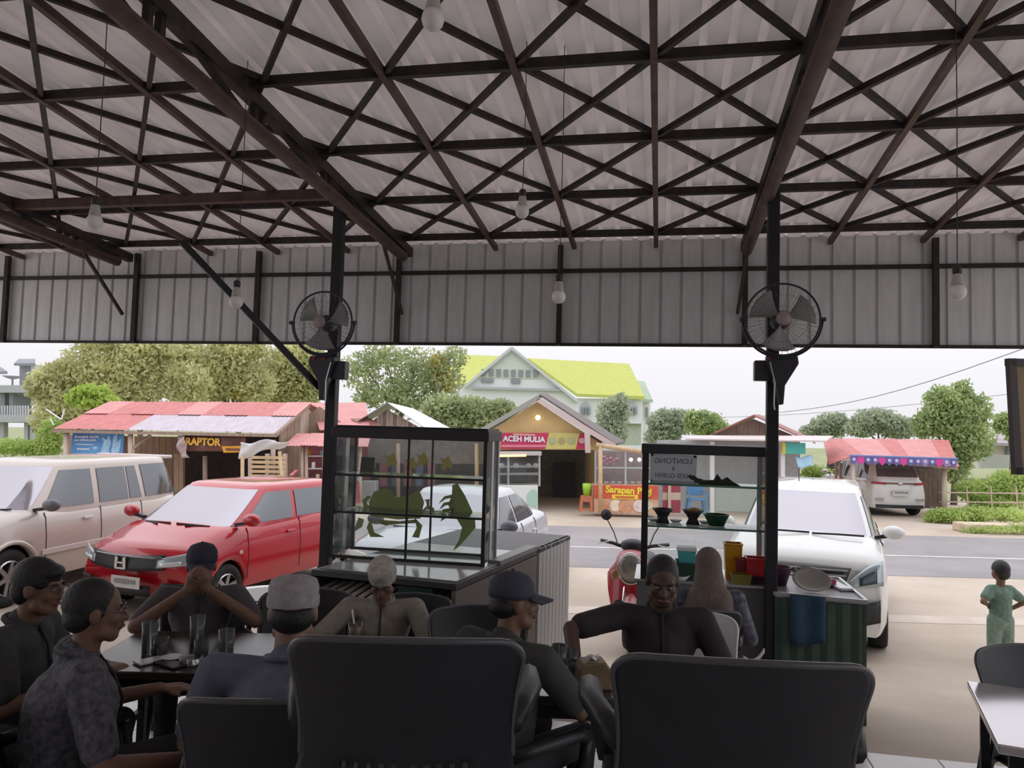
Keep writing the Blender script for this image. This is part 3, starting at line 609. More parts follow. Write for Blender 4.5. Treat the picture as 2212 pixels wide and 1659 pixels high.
# ---- white roofed wooden stall
t = thing('white_roof_stall', 'wooden stall with a bright white tin roof slope', 'stall', W(-2.9, 25, GZ), YAW); pl = Place(t)
planks(pl, ((785, 925), (836, 884)), ((785, 1085), (836, 1085)), 25, 5, t, PLANK, PPALE, rn); planks(pl, ((836, 884), (925, 934)), ((836, 1085), (925, 1085)), 25, 8, t, PLANK, PPALE, rn)
slope(pl, (838, 871, 24.4), (930, 934, 24.4), (985, 933, 27.5), (893, 884, 28.5), .03, 'white_slope', WTIN, t)
slope(pl, (770, 912, 24.4), (838, 871, 24.4), (860, 876, 28), (800, 908, 28), .03, 'dark_slope', mat('dim_tin', (.30, .30, .29), .5, var=.1), t)
MB().prism([pl(x, y, 23.2) for x, y in ((795, 1000), (1078, 1003), (1078, 948), (795, 945))], (0, .06, 0)).build('dim_front_board', mat('dim_brown_front', (.16, .14, .13), .7, var=.25), t)
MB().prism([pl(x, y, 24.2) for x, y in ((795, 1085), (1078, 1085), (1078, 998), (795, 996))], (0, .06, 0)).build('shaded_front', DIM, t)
for x in (860, 1030): MB().tube([pl(x, 1090, 22.6), pl(x, 958, 22.6)], .06, 7).build('pole', BAMB if x > 1000 else PLANK, t, smooth=True)
MB().prism([pl(x, y, 22.4) for x, y in ((778, 1095), (812, 1095), (812, 1040), (778, 1040))], (0, .5, 0)).build('fridge', mat('grey_fridge', (.42, .42, .44), .4), t, bevel=.02)
for k in range(5): MB().prism([pl(x+k*26+820, y, 22.9) for x, y in ((0, 1050), (16, 1050), (16, 1000), (0, 1000))], (0, .06, 0)).build('hanging_cloth', mat('dark_blue_cloth', (.07, .08, .13), .7, var=.3) if k % 2 else mat('maroon_cloth', (.2, .07, .08), .7, var=.3), t)

# ---- yellow shop
YW = mat('ochre_yellow_wall', (.88, .65, .30), .7, var=.08, scale=2); TRIM = mat('pinkish_bargeboard', (.62, .50, .48), .6)
t = thing('yellow_shop', 'yellow gabled shop with a dark open front across the road', 'shop', W(1.3, 22.5, GZ), YAW); pl = Place(t)
MB().prism([pl(x, y, 21.7) for x, y in ((1062, 972), (1062, 930), (1160, 868), (1298, 958), (1298, 972))], (0, .08, 0)).build('gable_wall', YW, t)
for x0, x1 in ((1062, 1080), (1286, 1298)): MB().prism([pl(x, y, 21.7) for x, y in ((x0, 1102), (x1, 1102), (x1, 970), (x0, 970))], (0, .15, 0)).build('wall_pier', mat('grey_tiled_pier', (.48, .49, .49), .5, var=.1), t)
for x0, x1 in ((1062, 1063.5), (1296.5, 1298)): MB().prism([pl(x, y, 21.75) for x, y in ((x0, 1102), (x1, 1102), (x1, 965), (x0, 965))], (0, 4, 0)).build('side_wall', YW, t)
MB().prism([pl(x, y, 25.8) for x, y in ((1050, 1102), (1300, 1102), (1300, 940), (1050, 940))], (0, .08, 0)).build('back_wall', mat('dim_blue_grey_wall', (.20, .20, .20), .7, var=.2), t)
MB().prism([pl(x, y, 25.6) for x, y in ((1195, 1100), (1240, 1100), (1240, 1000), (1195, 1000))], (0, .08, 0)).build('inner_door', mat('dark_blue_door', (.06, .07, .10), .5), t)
slope(pl, (1030, 934, 21.2), (1166, 855, 21.2), (1180, 852, 27), (1070, 925, 27), .05, 'roof_slope', mat('mossy_grey_tin', (.36, .38, .33), .6, var=.12), t)
slope(pl, (1166, 855, 21.2), (1330, 962, 21.2), (1350, 957, 27), (1180, 852, 27), .05, 'roof_slope', mat('dark_brown_roof', (.13, .10, .10), .6, var=.2), t)
MB().beam(pl(1030, 936, 21.15), pl(1164, 859, 21.15), .04, .12).build('bargeboard', mat('grey_bargeboard', (.34, .34, .30), .6), t)
MB().beam(pl(1160, 862, 21.15), pl(1328, 964, 21.15), .04, .14).build('bargeboard', TRIM, t)
MB().beam(pl(1268, 936, 21.1), pl(1270, 978, 21.1), .15, .1).build('drop_board', TRIM, t)
MB().lathe([(.0001, -.03), (.07, -.03), (.075, 0), (.0001, .01)], 16, c=pl(1162, 902, 21.6), M=Matrix.Rotation(PI/2, 3, 'X')).build('round_lamp', mat('lit_round_lamp', (1, .93, .75), .4, emit=1.0), t, smooth=True)
bn = thing('shop_banner', 'red and yellow shop banner reading ACEH MULIA on the yellow shop', 'banner', W(*UVW(onV(1176, 953, 21.55))), YAW); pp = Place(bn)
RB = mat('crimson_banner', (.60, .045, .13), .5, var=.06); YB = mat('lemon_banner', (.66, .60, .20), .5, var=.06)
for pts, m_ in ((((1085, 935), (1186, 935), (1178, 970), (1081, 970)), RB), (((1186, 935), (1252, 936), (1244, 970), (1178, 970)), YB), (((1252, 936), (1268, 936), (1266, 970), (1244, 970)), RB)):
    MB().prism([pp(x, y, 21.5) for x, y in pts], (0, .03, 0)).build('banner_field', m_, bn)
text(bn, 'ACEH MULIA', pp(1132, 949, 21.47), .21, LW, ext=.005, bold=.008, sx=.97); bars(bn, pp(1132, 939, 21.47), .62, .06, mat('peach_print', (.8, .5, .4), .5), 9, 5)
MB().prism([pp(x, y, 21.48) for x, y in ((1083, 961), (1180, 961), (1179, 966), (1082, 966))], (0, .01, 0)).build('pink_stripe', mat('pink_print', (.75, .25, .32), .5), bn)
for x, m_ in ((1193, 'g'), (1213, 'b'), (1233, 'g'), (1257, 'w')):
    MB().lathe([(.0001, -.01), (.085, -.01), (.085, .01), (.0001, .01)], 14, c=pp(x, 952, 21.47), M=Matrix.Rotation(PI/2, 3, 'X')).build('round_print', {'g': mat('sage_print', (.40, .50, .32), .5), 'b': mat('umber_print', (.42, .36, .18), .5), 'w': mat('rose_print', (.72, .45, .48), .5)}[m_], bn)
# glass cart under the banner
ct = thing('glass_food_cart', 'white glass food cart with bowls and an orange tube lamp at the yellow shop', 'food cart', W(*UVW(onV(1122, 1105, 20.9))), YAW); pp = Place(ct)
MB().prism([pp(x, y, 20.9) for x, y in ((1065, 1103), (1162, 1103), (1162, 1048), (1065, 1048))], (0, .6, 0)).build('cart_body', mat('white_cart_panel', (.70, .74, .73), .5, var=.04), ct, bevel=.01)
MB().prism([pp(x, y, 20.88) for x, y in ((1138, 1090), (1160, 1096), (1160, 1062), (1150, 1056), (1138, 1068))], (0, .015, 0)).build('green_print', mat('mint_print', (.40, .60, .52), .5), ct)
for x in (1066, 1098, 1165): MB().beam(pp(x, 1050, 20.95), pp(x, 976, 20.95), .06, .06).build('cart_post', ALU, ct)
MB().prism([pp(x, y, 20.8) for x, y in ((1062, 984), (1170, 984), (1170, 976), (1062, 976))], (0, .7, 0)).build('cart_roof', mat('grey_cart_roof', (.5, .49, .48), .5), ct)
for y in (1007, 1023): MB().prism([pp(x, yy, 20.95) for x, yy in ((1066, y+3), (1164, y+3), (1164, y), (1066, y))], (0, .5, 0)).build('shelf', ALU, ct)
for x in (1084, 1115, 1141, 1157): MB().ball(pp(x, 1006, 21.1), (.085, .085, .075)).build('bowl', WHITE, ct, smooth=True)
MB().prism([pp(x, y, 20.92) for x, y in ((1066, 1048), (1164, 1048), (1164, 986), (1066, 986))], (0, .008, 0)).build('cart_pane', GLASS, ct)
MB().beam(pp(1077, 985, 20.75), pp(1137, 984, 20.75), .05, .06).build('tube_lamp', mat('lit_amber_tube', (1, .68, .33), .4, emit=.75), ct, bevel=.015)
# stool and bucket
st = thing('plastic_stool', 'orange plastic stool outside the yellow shop', 'stool', W(*UVW(onV(1265, 1105, 20.4))), YAW); pp = Place(st); OR2 = mat('orange_plastic', (.50, .16, .08), .5)
MB().box((0, 0, .41), (.26, .26, .03)).build('seat', OR2, st, bevel=.01)
for sx in (-1, 1):
    for sy in (-1, 1): MB().beam((sx*.15, sy*.15, 0), (sx*.11, sy*.11, .40), .06, .05).build('leg', OR2, st)
for sx in (-1, 1): MB().beam((sx*.15, -.15, .07), (sx*.15, .15, .07), .03, .05).build('stretcher', OR2, st)
MB().beam((-.15, -.15, .07), (.15, -.15, .07), .03, .05).build('stretcher', OR2, st); MB().box((0, -.125, .33), (.2, .02, .13)).build('apron', OR2, st)
o = MB().lathe([(.0001, 0), (.09, 0), (.105, .15), (.115, .16), (.12, .32), (.11, .32), (.10, .17), (.0001, .05)], 16).build('plastic_bucket', mat('lime_plastic', (.34, .60, .05), .4), smooth=True); o.location = st.location+V((.02, 0, .425)); tag(o, 'lime green plastic bucket standing on the orange stool', 'bucket')
# ---- breakfast cart
ct = thing('breakfast_cart', 'glass breakfast cart with a red and yellow printed front', 'food cart', W(*UVW(onV(1350, 1108, 20.3))), YAW); pp = Place(ct)
RD = mat('red_print', (.62, .07, .04), .5, scale=4, col2=(.68, .14, .07)); AM = mat('bright_yellow_print', (.82, .66, .06), .5); SAL = mat('salmon_print', (.68, .33, .22), .5, scale=3, col2=(.72, .50, .33))
MB().prism([pp(x, y, 20.3) for x, y in ((1283, 1107), (1422, 1110), (1422, 1048), (1283, 1047))], (0, .6, 0)).build('cart_body', SAL, ct, bevel=.01)
MB().prism([pp(x, y, 20.28) for x, y in ((1283, 1076), (1422, 1078), (1422, 1049), (1283, 1048))], (0, .015, 0)).build('red_field', RD, ct)
MB().prism([pp(x, y, 20.27) for x, y in ((1322, 1078), (1378, 1079), (1378, 1069), (1322, 1068))], (0, .015, 0)).build('yellow_band', AM, ct)
text(ct, 'Sarapan Pagi', pp(1358, 1060, 20.26), .245, AM, ext=.005, bold=.01, sx=1.0).rotation_euler = (PI/2, .03, 0)
bars(ct, pp(1350, 1074, 20.25), .5, .05, RD, 9, 6)
for x, y, r, m_ in ((1330, 1092, .16, 'cream_food'), (1350, 1094, .18, 'tan_food'), (1380, 1093, .16, 'pale_food'), (1400, 1092, .12, 'cream_food'), (1305, 1092, .12, 'tan_food')):
    MB().lathe([(.0001, -.008), (r, -.008), (r, .008), (.0001, .008)], 14, c=pp(x, y, 20.28), M=Matrix.Rotation(PI/2, 3, 'X')).build('printed_dish', mat(m_, {'c': (.75, .66, .5), 't': (.60, .30, .18), 'p': (.70, .60, .55)}[m_[0]], .5, var=.2), ct)
for x in (1286, 1351, 1418): MB().beam(pp(x, 1048, 20.35), pp(x, 972, 20.35), .05, .05).build('cart_post', ALU, ct)
for y in (973, 1010): MB().beam(pp(1285, y, 20.35), pp(1420, y+1, 20.35), .05, .04).build('cart_rail', ALU, ct)
MB().prism([pp(x, y, 20.8) for x, y in ((1285, 1046), (1420, 1048), (1420, 974), (1285, 973))], (0, .03, 0)).build('cart_back', mat('brownish_back', (.27, .19, .19), .6, var=.15), ct)
MB().prism([pp(x, y, 20.33) for x, y in ((1286, 1046), (1418, 1048), (1418, 974), (1286, 973))], (0, .008, 0)).build('cart_pane', GLASS, ct)
for k in range(9): MB().ball(pp(1304+(k*7) % 34, 988+(k*5) % 16, 20.6), (.06, .05, .05), 8, 6).build('pink_packet', mat('pink_packet', (.55, .25, .35), .5), ct)
for k in range(8): MB().lathe([(.04, 0), (.07, .06)], 10, c=pp(1296+k*14, 1045, 20.6)).build('dish', WHITE, ct, smooth=True)
for x in (1363, 1381): MB().ball(pp(x, 993, 20.5), .055, 10, 8).build('case_lamp', mat('lit_case_lamp', (1, .95, .95), .4, emit=.9), ct, smooth=True)
MB().tube([pp(1297, 1108, 20.1), pp(1297, 958, 20.1)], .055, 8).build('yellow_post', BAMB, ct, smooth=True); MB().tube([pp(1288, 961, 20.1), pp(1396, 977, 20.1)], .06, 8).build('yellow_beam', BAMB, ct, smooth=True)
# ---- stall behind the bowl case
t = thing('gabled_stall', 'grey stall with a brown wooden gable behind the bowl case', 'stall', W(6.3, 22.5, GZ), YAW); pl = Place(t)
planks(pl, ((1530, 946), (1628, 905)), ((1530, 952), (1628, 952)), 24, 8, t, mat('brown_gable', (.30, .20, .17), .8, var=.15), None, rn); planks(pl, ((1628, 905), (1732, 948)), ((1628, 952), (1732, 952)), 24, 8, t, MATS['brown_gable'], None, rn)
slope(pl, (1515, 950, 23.5), (1628, 899, 23.5), (1640, 898, 28), (1560, 940, 28), .05, 'roof_slope', RUSTT, t); slope(pl, (1628, 899, 23.5), (1740, 951, 23.5), (1745, 945, 28), (1640, 898, 28), .05, 'roof_slope', RUSTT, t)
slope(pl, (1480, 950, 21.0), (1785, 955, 21.0), (1800, 944, 23.4), (1500, 943, 23.4), .04, 'awning', mat('pale_pinkish_tin', (.62, .55, .54), .5, var=.08), t)
MB().prism([pl(x, y, 23) for x, y in ((1420, 1112), (1728, 1116), (1728, 952), (1420, 950))], (0, .08, 0)).build('front_wall', mat('grey_stall_wall', (.42, .43, .44), .7, var=.1), t)
MB().prism([pl(x, y, 22.6) for x, y in ((1545, 1116), (1690, 1116), (1690, 1055), (1545, 1053))], (0, .3, 0)).build('counter', mat('mint_counter', (.55, .62, .56), .6, var=.06), t)
for x in (1538, 1690): MB().beam(pl(x, 1114, 21.6), pl(x, 954, 21.6), .11, .11).build('pillar', WHITE, t)
MB().prism([pl(x, y, 21.4) for x, y in ((1692, 980), (1740, 981), (1740, 957), (1692, 956))], (0, .04, 0)).build('teal_sign', mat('teal_sign', (.10, .52, .47), .5, var=.06), t); MB().prism([pl(x, y, 21.38) for x, y in ((1690, 980), (1697, 980), (1697, 957), (1690, 956))], (0, .04, 0)).build('sign_end', AM, t)
MB().grid(lambda a, b_: pl(1718+a*38-b_*6*a, 986+b_*22+3*math.sin(a*6), 21.2)+V((0, b_*-.2, 0)), 8, 6).build('blue_tarp', mat('pale_blue_tarp', (.33, .52, .66), .6, var=.1), t, smooth=True, solid=.01)
bp = thing('crate_panel', 'red and cream panel with a cross bar left of the blue chair', 'panel', W(*UVW(onV(1450, 1108, 21))), YAW); pp = Place(bp); RDP = mat('maroon_panel', (.38, .06, .09), .6, var=.1); CRM = mat('cream_panel', (.66, .52, .42), .6)
for y0, y1, m_ in ((1108, 1080, RDP), (1080, 1064, CRM), (1064, 1048, RDP)): MB().prism([pp(x, y, 21) for x, y in ((1432, y0), (1470, y0), (1470, y1), (1432, y1))], (0, .05, 0)).build('panel_field', m_, bp)
MB().beam(pp(1446, 1108, 20.95), pp(1446, 1046, 20.95), .08, .05).build('cross_bar', CRM, bp)
BLC = mat('blue_plastic', (.10, .24, .45), .5)
bc = thing('plastic_chair', 'blue plastic chair standing before the grey stall across the road', 'chair', W(*UVW(onV(1504, 1112, 20.8))), YAW)
MB().box((0, 0, .42), (.46, .44, .04)).build('seat', BLC, bc, bevel=.01); MB().box((0, .2, .66), (.44, .03, .30)).build('backrest', BLC, bc, bevel=.02)
for sx in (-1, 1):
    for sy in (-1, 1): MB().beam((sx*.25, sy*.21, 0), (sx*.2, sy*.18, .42), .06, .05).build('leg', BLC, bc)
    MB().beam((sx*.23, .2, .62), (sx*.24, -.18, .62), .05, .03).build('armrest', BLC, bc); MB().beam((sx*.24, -.18, .62), (sx*.22, -.18, .42), .05, .03).build('arm_post', BLC, bc)
# ---- carport with bunting
t = thing('red_carport', 'red tin carport sheltering the white car at the right', 'carport', W(12, 24, GZ), YAW); pl = Place(t)
tin(pl, (1838, 988, 21.6), (2070, 1010, 21.6), (2046, 952, 25), (1780, 949, 25), 7, t, lambda r, i, q: PINKT if i % 3 else REDT, rn)
slope(pl, (1790, 1004, 21.8), (1840, 988, 21.6), (1782, 949, 25), (1778, 950, 25), .03, 'hip_slope', REDT, t)
for x, y0, y1, v in ((1842, 992, 1118, 21.7), (2040, 1008, 1106, 21.9), (1806, 1000, 1090, 24), (1815, 1000, 1090, 24.4)): MB().tube([pl(x, y1, v), pl(x, y0, v)], .07 if v < 23 else .05, 8).build('pole', PPALE, t, smooth=True)
MB().beam(pl(1838, 990, 21.65), pl(2068, 1011, 21.65), .08, .10).build('eave_beam', PLANK, t)
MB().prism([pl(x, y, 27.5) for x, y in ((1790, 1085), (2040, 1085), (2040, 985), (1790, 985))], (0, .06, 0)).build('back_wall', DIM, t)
planks(pl, ((1985, 1012), (2036, 1012)), ((1985, 1098), (2036, 1098)), 23.8, 5, t, mat('brown_shed_board', (.20, .15, .12), .8, var=.2))
bt = thing('bunting', 'purple and pink scalloped bunting along the carport eave', 'bunting', W(*UVW(onV(1950, 992, 21.5))), YAW, ); pp = Place(bt)
cols = [mat('violet_flag', (.16, .12, .40), .6), mat('magenta_flag', (.62, .06, .30), .6), mat('lilac_flag', (.30, .22, .50), .6), mat('navy_flag', (.12, .13, .36), .6)]
for k in range(15):
    x = 1837+k*15.4; y = 984+k*.5; m_ = cols[1] if k in (1, 4, 7, 12) else cols[(0, 2, 3)[k % 3]]
    f_ = MB().prism([pp(a, b_, 21.45) for a, b_ in ((x, y), (x+15, y), (x+15, y+12), (x+11, y+16), (x+7.5, y+20), (x+4, y+16), (x, y+12))], (0, .015, 0)).build('flag', m_, bt)
    if m_ is not cols[1]: MB().lathe([(.0001, -.005), (.05, -.005), (.05, .005), (.0001, .005)], 10, c=pp(x+7.5, y+8, 21.42), M=Matrix.Rotation(PI/2, 3, 'X')).build('flag_print', mat('pale_flag_print', (.5, .5, .68), .6), f_)
MB().tube([pp(1837, 984, 21.46), pp(2068, 991, 21.46)], .03, 6).build('band', mat('blue_band', (.16, .22, .45), .6), bt)
# kerb, fence and wires
kb = strip('kerb', 10.2, 60, 18.3, 18.9, GZ, mat('pale_kerb', (.58, .50, .38), .8, var=.15)); kb.location = (0, 0, 0)
bpy.data.objects.remove(kb)
o = MB().box((0, 0, .11), (30, .6, .22)).build('kerb', mat('sandy_kerb', (.60, .50, .37), .85, var=.2, scale=4), bevel=.03); o.location = W(26.3, 19.2, GZ); o.rotation_euler = (0, 0, YAW); o['kind'] = 'structure'
fe = thing('bamboo_fence', 'thin bamboo rail fence among the bushes at the right', 'fence', W(*UVW(onV(2120, 1095, 22))), YAW); pp = Place(fe)
for y in (1064, 1084): MB().tube([pp(2030, y, 22), pp(2212, y+2, 22)], .02, 6).build('rail', PPALE, fe)
for x in (2035, 2088, 2140, 2195): MB().tube([pp(x+3, 1100, 22), pp(x, 1050, 22)], .022, 6).build('stake', PPALE, fe)
for k, (a, c) in enumerate((((1672, 892, 40), (2260, 735, 24)), ((1400, 903, 60), (2260, 842, 40)))):
    A, Bq = at(*a), at(*c)
    o = MB().tube([A.lerp(Bq, i/10)-V((0, 0, .9*math.sin(PI*i/10)*.5)) for i in range(11)], .018, 5).build('power_line', mat('grey_wire', (.35, .34, .36), .6)); tag(o, ('thin power line rising to the upper right over the carport', 'faint lower power line crossing behind the right post')[k], 'wire')

# ================================================================ cars
def lerpt(tab, y):
    if y <= tab[0][0]: return tab[0][1]
    for (a, b), (c, d) in zip(tab, tab[1:]):
        if y <= c: k = (y-a)/(c-a); k = k*k*(3-2*k)*.4+k*.6; return b+(d-b)*k
    return tab[-1][1]
CGLASS = mat('sky_reflecting_car_glass', (.44, .425, .465), .06, .75)
SGLASS = mat('smoky_side_glass', (.20, .21, .225), .08, .6)
TRIMB = mat('black_car_trim', (.02, .02, .022), .45, var=.2); LAMP = mat('clear_lamp_cover', (.45, .52, .55), .08, .35); LAMPD = mat('dark_lamp_bowl', (.05, .08, .09), .15, .3)
RIM = mat('alloy_rim', (.5, .5, .5), .3, .8); LINE = mat('panel_gap', (.05, .045, .045), .7); PLATE = mat('number_plate', (.62, .62, .60), .5, var=.05)
def car(name, label, nose, heading, L, hw, tops, cab, wheels, r, paint, belt_w=.90, zb=.24, bow=.22, roofw=.66, wins=(), group='parked cars'):
    """nose: ground point under the front; the car runs along local +y from its nose"""
    t = thing(name, label, 'car', nose, heading, group)
    H = cab['H']; y0b, y0t, y1t, y1b = cab['y']; zbelt = cab['belt']
    def wid(y): return hw*(1-.10*max(0, 1-y/.55)**2-.12*max(0, 1-(L-y)/.5)**2)
    def arch(y):
        for w in wheels:
            d = abs(y-w)
            if d < r*1.16: return r+math.sqrt((r*1.16)**2-d*d)
        return 0
    def fy(x, z): return bow*(abs(x)/hw)**2.4+.10*((z-.45)/.45)**2
    def ry(x, z): return L-.16*(abs(x)/hw)**2.4-.06*((z-.5)/.5)**2
    ys = sorted(set([L*k/64 for k in range(65)]+[w+s*r*1.16*math.cos(a*PI/16) for w in wheels for s in (-1, 1) for a in range(0, 9)]))
    N = 8; rows = []
    for y in ys:
        zt = lerpt(tops, y); w = wid(y); ab = arch(y); lo = max(zb, ab)
        pr = [(w*.94, zb), (w*.985, zb+.10), (w, zb+(zt-zb)*.42), (w*.995, zb+(zt-zb)*.62), (w*.965, zt-.10), (w*.92, zt-.025), (w*.80, zt+.012), (w*.4, zt+.035)]
        if ab: pr = [(x, max(z, min(ab, zt-.16)+.0005*i)) for i, (x, z) in enumerate(pr)]
        ring = [(x, z) for x, z in pr]+[(0, zt+.042)]+[(-x, z) for x, z in reversed(pr)]
        row = []
        for x, z in ring:
            f1 = max(0, 1-y/.9)**1.5; f2 = max(0, 1-(L-y)/.9)**1.5
            row.append(V((x, y+fy(x, z)*f1+(ry(x, z)-L)*f2, z)))
        rows.append(row)
    b = MB(); n = len(rows[0]); b.add([p for rw in rows for p in rw], [(i*n+j, i*n+j+1, (i+1)*n+j+1, (i+1)*n+j) for i in range(len(rows)-1) for j in range(n-1)])
    b.add(rows[0], [tuple(range(n))]); b.add(rows[-1], [tuple(range(n-1, -1, -1))])
    b.build('body', paint, t, smooth=True)
    MB().box((0, L/2, zb+.18), (hw*1.5, L*.86, .30)).build('underbody', TRIMB, t)
    # cabin
    q = 6.
    def cw(h): return (hw*belt_w)+(hw*roofw-hw*belt_w)*h**1.25
    def cf(h): return y0b+(y0t-y0b)*(h**.93)
    def cr(h): return y1b+(y1t-y1b)*(h**1.4)
    def zz(h): return zbelt-.05+(H-.03-zbelt+.05)*h
    b = MB(); M_ = 40; rings = []
    for k in range(13):
        h = k/12; m_, hb = (cf(h)+cr(h))/2, (cr(h)-cf(h))/2
        rings.append([V((cw(h)*math.copysign(abs(math.cos(a))**(2/q), math.cos(a)), m_+hb*math.copysign(abs(math.sin(a))**(2/q), math.sin(a)), zz(h))) for a in [2*PI*j/M_ for j in range(M_)]])
    m_ = (cf(1)+cr(1))/2
    for s_, dz in ((.93, .018), (.7, .032), (.35, .04), (.02, .042)):
        rings.append([V((p.x*s_, m_+(p.y-m_)*s_, zz(1)+dz)) for p in rings[12]])
    b.add([p for rg in rings for p in rg], [(i*M_+j, i*M_+(j+1) % M_, (i+1)*M_+(j+1) % M_, (i+1)*M_+j) for i in range(len(rings)-1) for j in range(M_)])
    b.build('cabin', paint, t, smooth=True)
    def front_at(x, h):
        m2, hb = (cf(h)+cr(h))/2, (cr(h)-cf(h))/2; return m2-hb*(1-min(.999, abs(x/cw(h)))**q)**(1/q)
    def side_at(y, h):
        m2, hb = (cf(h)+cr(h))/2, (cr(h)-cf(h))/2; return cw(h)*(1-min(.999, abs((y-m2)/hb))**q)**(1/q)
    MB().grid(lambda u, w: V(((2*u-1)*.87*cw(.1+.82*w), front_at((2*u-1)*.87*cw(.1+.82*w), .1+.82*w)-.008, zz(.1+.82*w)+.004)), 16, 8).build('windscreen', CGLASS, t, smooth=True)
    MB().grid(lambda u, w: V(((2*u-1)*.82*cw(.25+.6*w), 2*(cf(.25+.6*w)+cr(.25+.6*w))/2-front_at((2*u-1)*.82*cw(.25+.6*w), .25+.6*w)+.008, zz(.25+.6*w)+.004)), 12, 6).build('rear_window', SGLASS, t, smooth=True)
    for s in (-1, 1):
        for (a0, a1, c0, c1, hl, ht) in wins:                 # bottom y range, top y range, height range
            MB().grid(lambda u, w: V((s*(side_at((a0+(a1-a0)*u)*(1-w)+(c0+(c1-c0)*u)*w, hl+(ht-hl)*w)+.008), (a0+(a1-a0)*u)*(1-w)+(c0+(c1-c0)*u)*w, zz(hl+(ht-hl)*w))), 8, 5).build('side_window', SGLASS, t, smooth=True)
        # wheels
        for w in wheels:
            x = s*(hw-.10)
            wh = MB().lathe([(r*.62, -.09), (r*.93, -.095), (r, -.07), (r, .07), (r*.93, .095), (r*.62, .09), (r*.62, -.09)], 28, c=(x, w, r), M=Matrix.Rotation(PI/2, 3, 'Y'), cap=False).build('wheel', RUBBER, t, smooth=True)
            b = MB(); b.lathe([(.0001, 0), (r*.17, .0), (r*.2, -.02)], 14, c=(x+s*.082, w, r), M=Matrix.Rotation(s*PI/2, 3, 'Y'))
            for k in range(6):
                a = PI*2*k/6+.3; d = V((0, math.cos(a), math.sin(a))); b.beam(V((x+s*.078, w, r))+d*r*.12, V((x+s*.085, w, r))+d*r*.62, .05, .02, up=(1, 0, 0))
            b.lathe([(r*.57, .02), (r*.64, .0), (r*.64, -.05), (r*.57, -.05)], 24, c=(x+s*.08, w, r), M=Matrix.Rotation(s*PI/2, 3, 'Y'), cap=False)
            b.build('rim', RIM, wh, smooth=False)
            MB().lathe([(.0001, 0), (r*.6, 0)], 20, c=(x+s*.03, w, r), M=Matrix.Rotation(PI/2, 3, 'Y')).build('brake_dark', TRIMB, wh)
        my = y0b+.28; mx = s*(hw*belt_w+.10)
        mi = MB().ball((mx+s*.06, my, zbelt+.09), (.12, .07, .078), 14, 10).build('mirror', cab.get('mirror', paint), t, smooth=True)
        MB().beam((s*hw*.86, my, zbelt+.02), (mx, my, zbelt+.05), .05, .04).build('mirror_arm', TRIMB, mi)
        MB().ball((mx+s*.06, my+.022, zbelt+.09), (.10, .055, .062), 12, 8).build('mirror_glass', CHROME, mi, smooth=True)
        for y in cab['handles']:
            MB().box((s*(hw*.995+.006), y, zbelt-.15), (.03, .17, .035)).build('door_handle', cab.get('hmat', paint), t, bevel=.01)
        for y, zl in cab['gaps']:
            zt = lerpt(tops, y); w = wid(y); z0 = max(zb+.06, arch(y)+.02); pts = [(w*.985, zb+.10), (w, zb+(zt-zb)*.42), (w*.995, zb+(zt-zb)*.62), (w*.965, zt-.10), (w*.93, zt-.035)]
            MB().tube([(s*(a+.001), y, max(b_, z0)+.002*k) for k, (a, b_) in enumerate(pts)], .0055, 5).build('door_gap', LINE, t)
    return t, fy, ry, wid
def front_patch(t, fy, f, name, m, nu=10, nv=4, off=.012, flip=1):
    """a lamp or grille laid on the nose; f(u, w) gives x, z"""
    def g(u, w): x, z = f(u, w); return V((x, fy(x, z)-off, z))
    return MB().grid(g, nu, nv).build(name, m, t, smooth=True, solid=.012)
def put(px, py, v): return W(onV(px, py, v).dot(R0), v, GZ)

# ---- red hatchback
RED = mat('red_car_paint', (.52, .008, .020), .30, coat=1.0)
n0 = W(-4.36, 8.7, GZ)
t, fy, ry, wd_ = car('hatchback_car', 'bright red hatchback parked nose toward the tables', n0, YAW-.36, 3.8, .84,
    [(0, .62), (.06, .74), (.14, .80), (.85, .97), (1.6, 1.01), (3.0, 1.06), (3.7, 1.02), (3.8, .9)],
    dict(H=1.45, belt=.98, y=(.72, 1.55, 3.25, 3.78), handles=(1.95, 2.75), gaps=((1.12, .3), (2.16, .3), (2.95, .4))), (.76, 3.1), .285, RED, roofw=.78, belt_w=.95,
    wins=((1.12, 2.02, 1.62, 2.08, .14, .86), (2.12, 2.80, 2.16, 2.86, .16, .86), (2.86, 3.2, 2.93, 3.05, .25, .8)))
front_patch(t, fy, lambda u, w: ((u-.5)*1.08, .55+.17*w+.03*(abs(u-.5)*2)**2), 'grille', TRIMB, 14, 4, .012)
front_patch(t, fy, lambda u, w: ((u-.5)*1.0, .695+.03*w), 'grille_bar', mat('dark_chrome', (.20, .20, .21), .2, .8), 14, 1, .026)
for s in (-1, 1):
    hl = front_patch(t, fy, lambda u, w: (s*(.46+.33*u), .60+.035*u+(.10+.04*u)*w), 'headlight', LAMP, 8, 4, .018)
    front_patch(t, fy, lambda u, w: (s*(.50+.22*u), .615+.02*u+.045*w), 'lamp_strip', mat('bright_lamp_strip', (.8, .82, .84), .15, .4), 6, 2, .034).parent = hl
    front_patch(t, fy, lambda u, w: (s*(.52+.24*u), .32+.12*w), 'bumper_vent', TRIMB, 5, 3, .012)
front_patch(t, fy, lambda u, w: ((u-.5)*.8, .28+.12*w), 'lower_grille', TRIMB, 8, 2, .012)
b = MB()                                               # the badge: a slab letter in a rounded frame
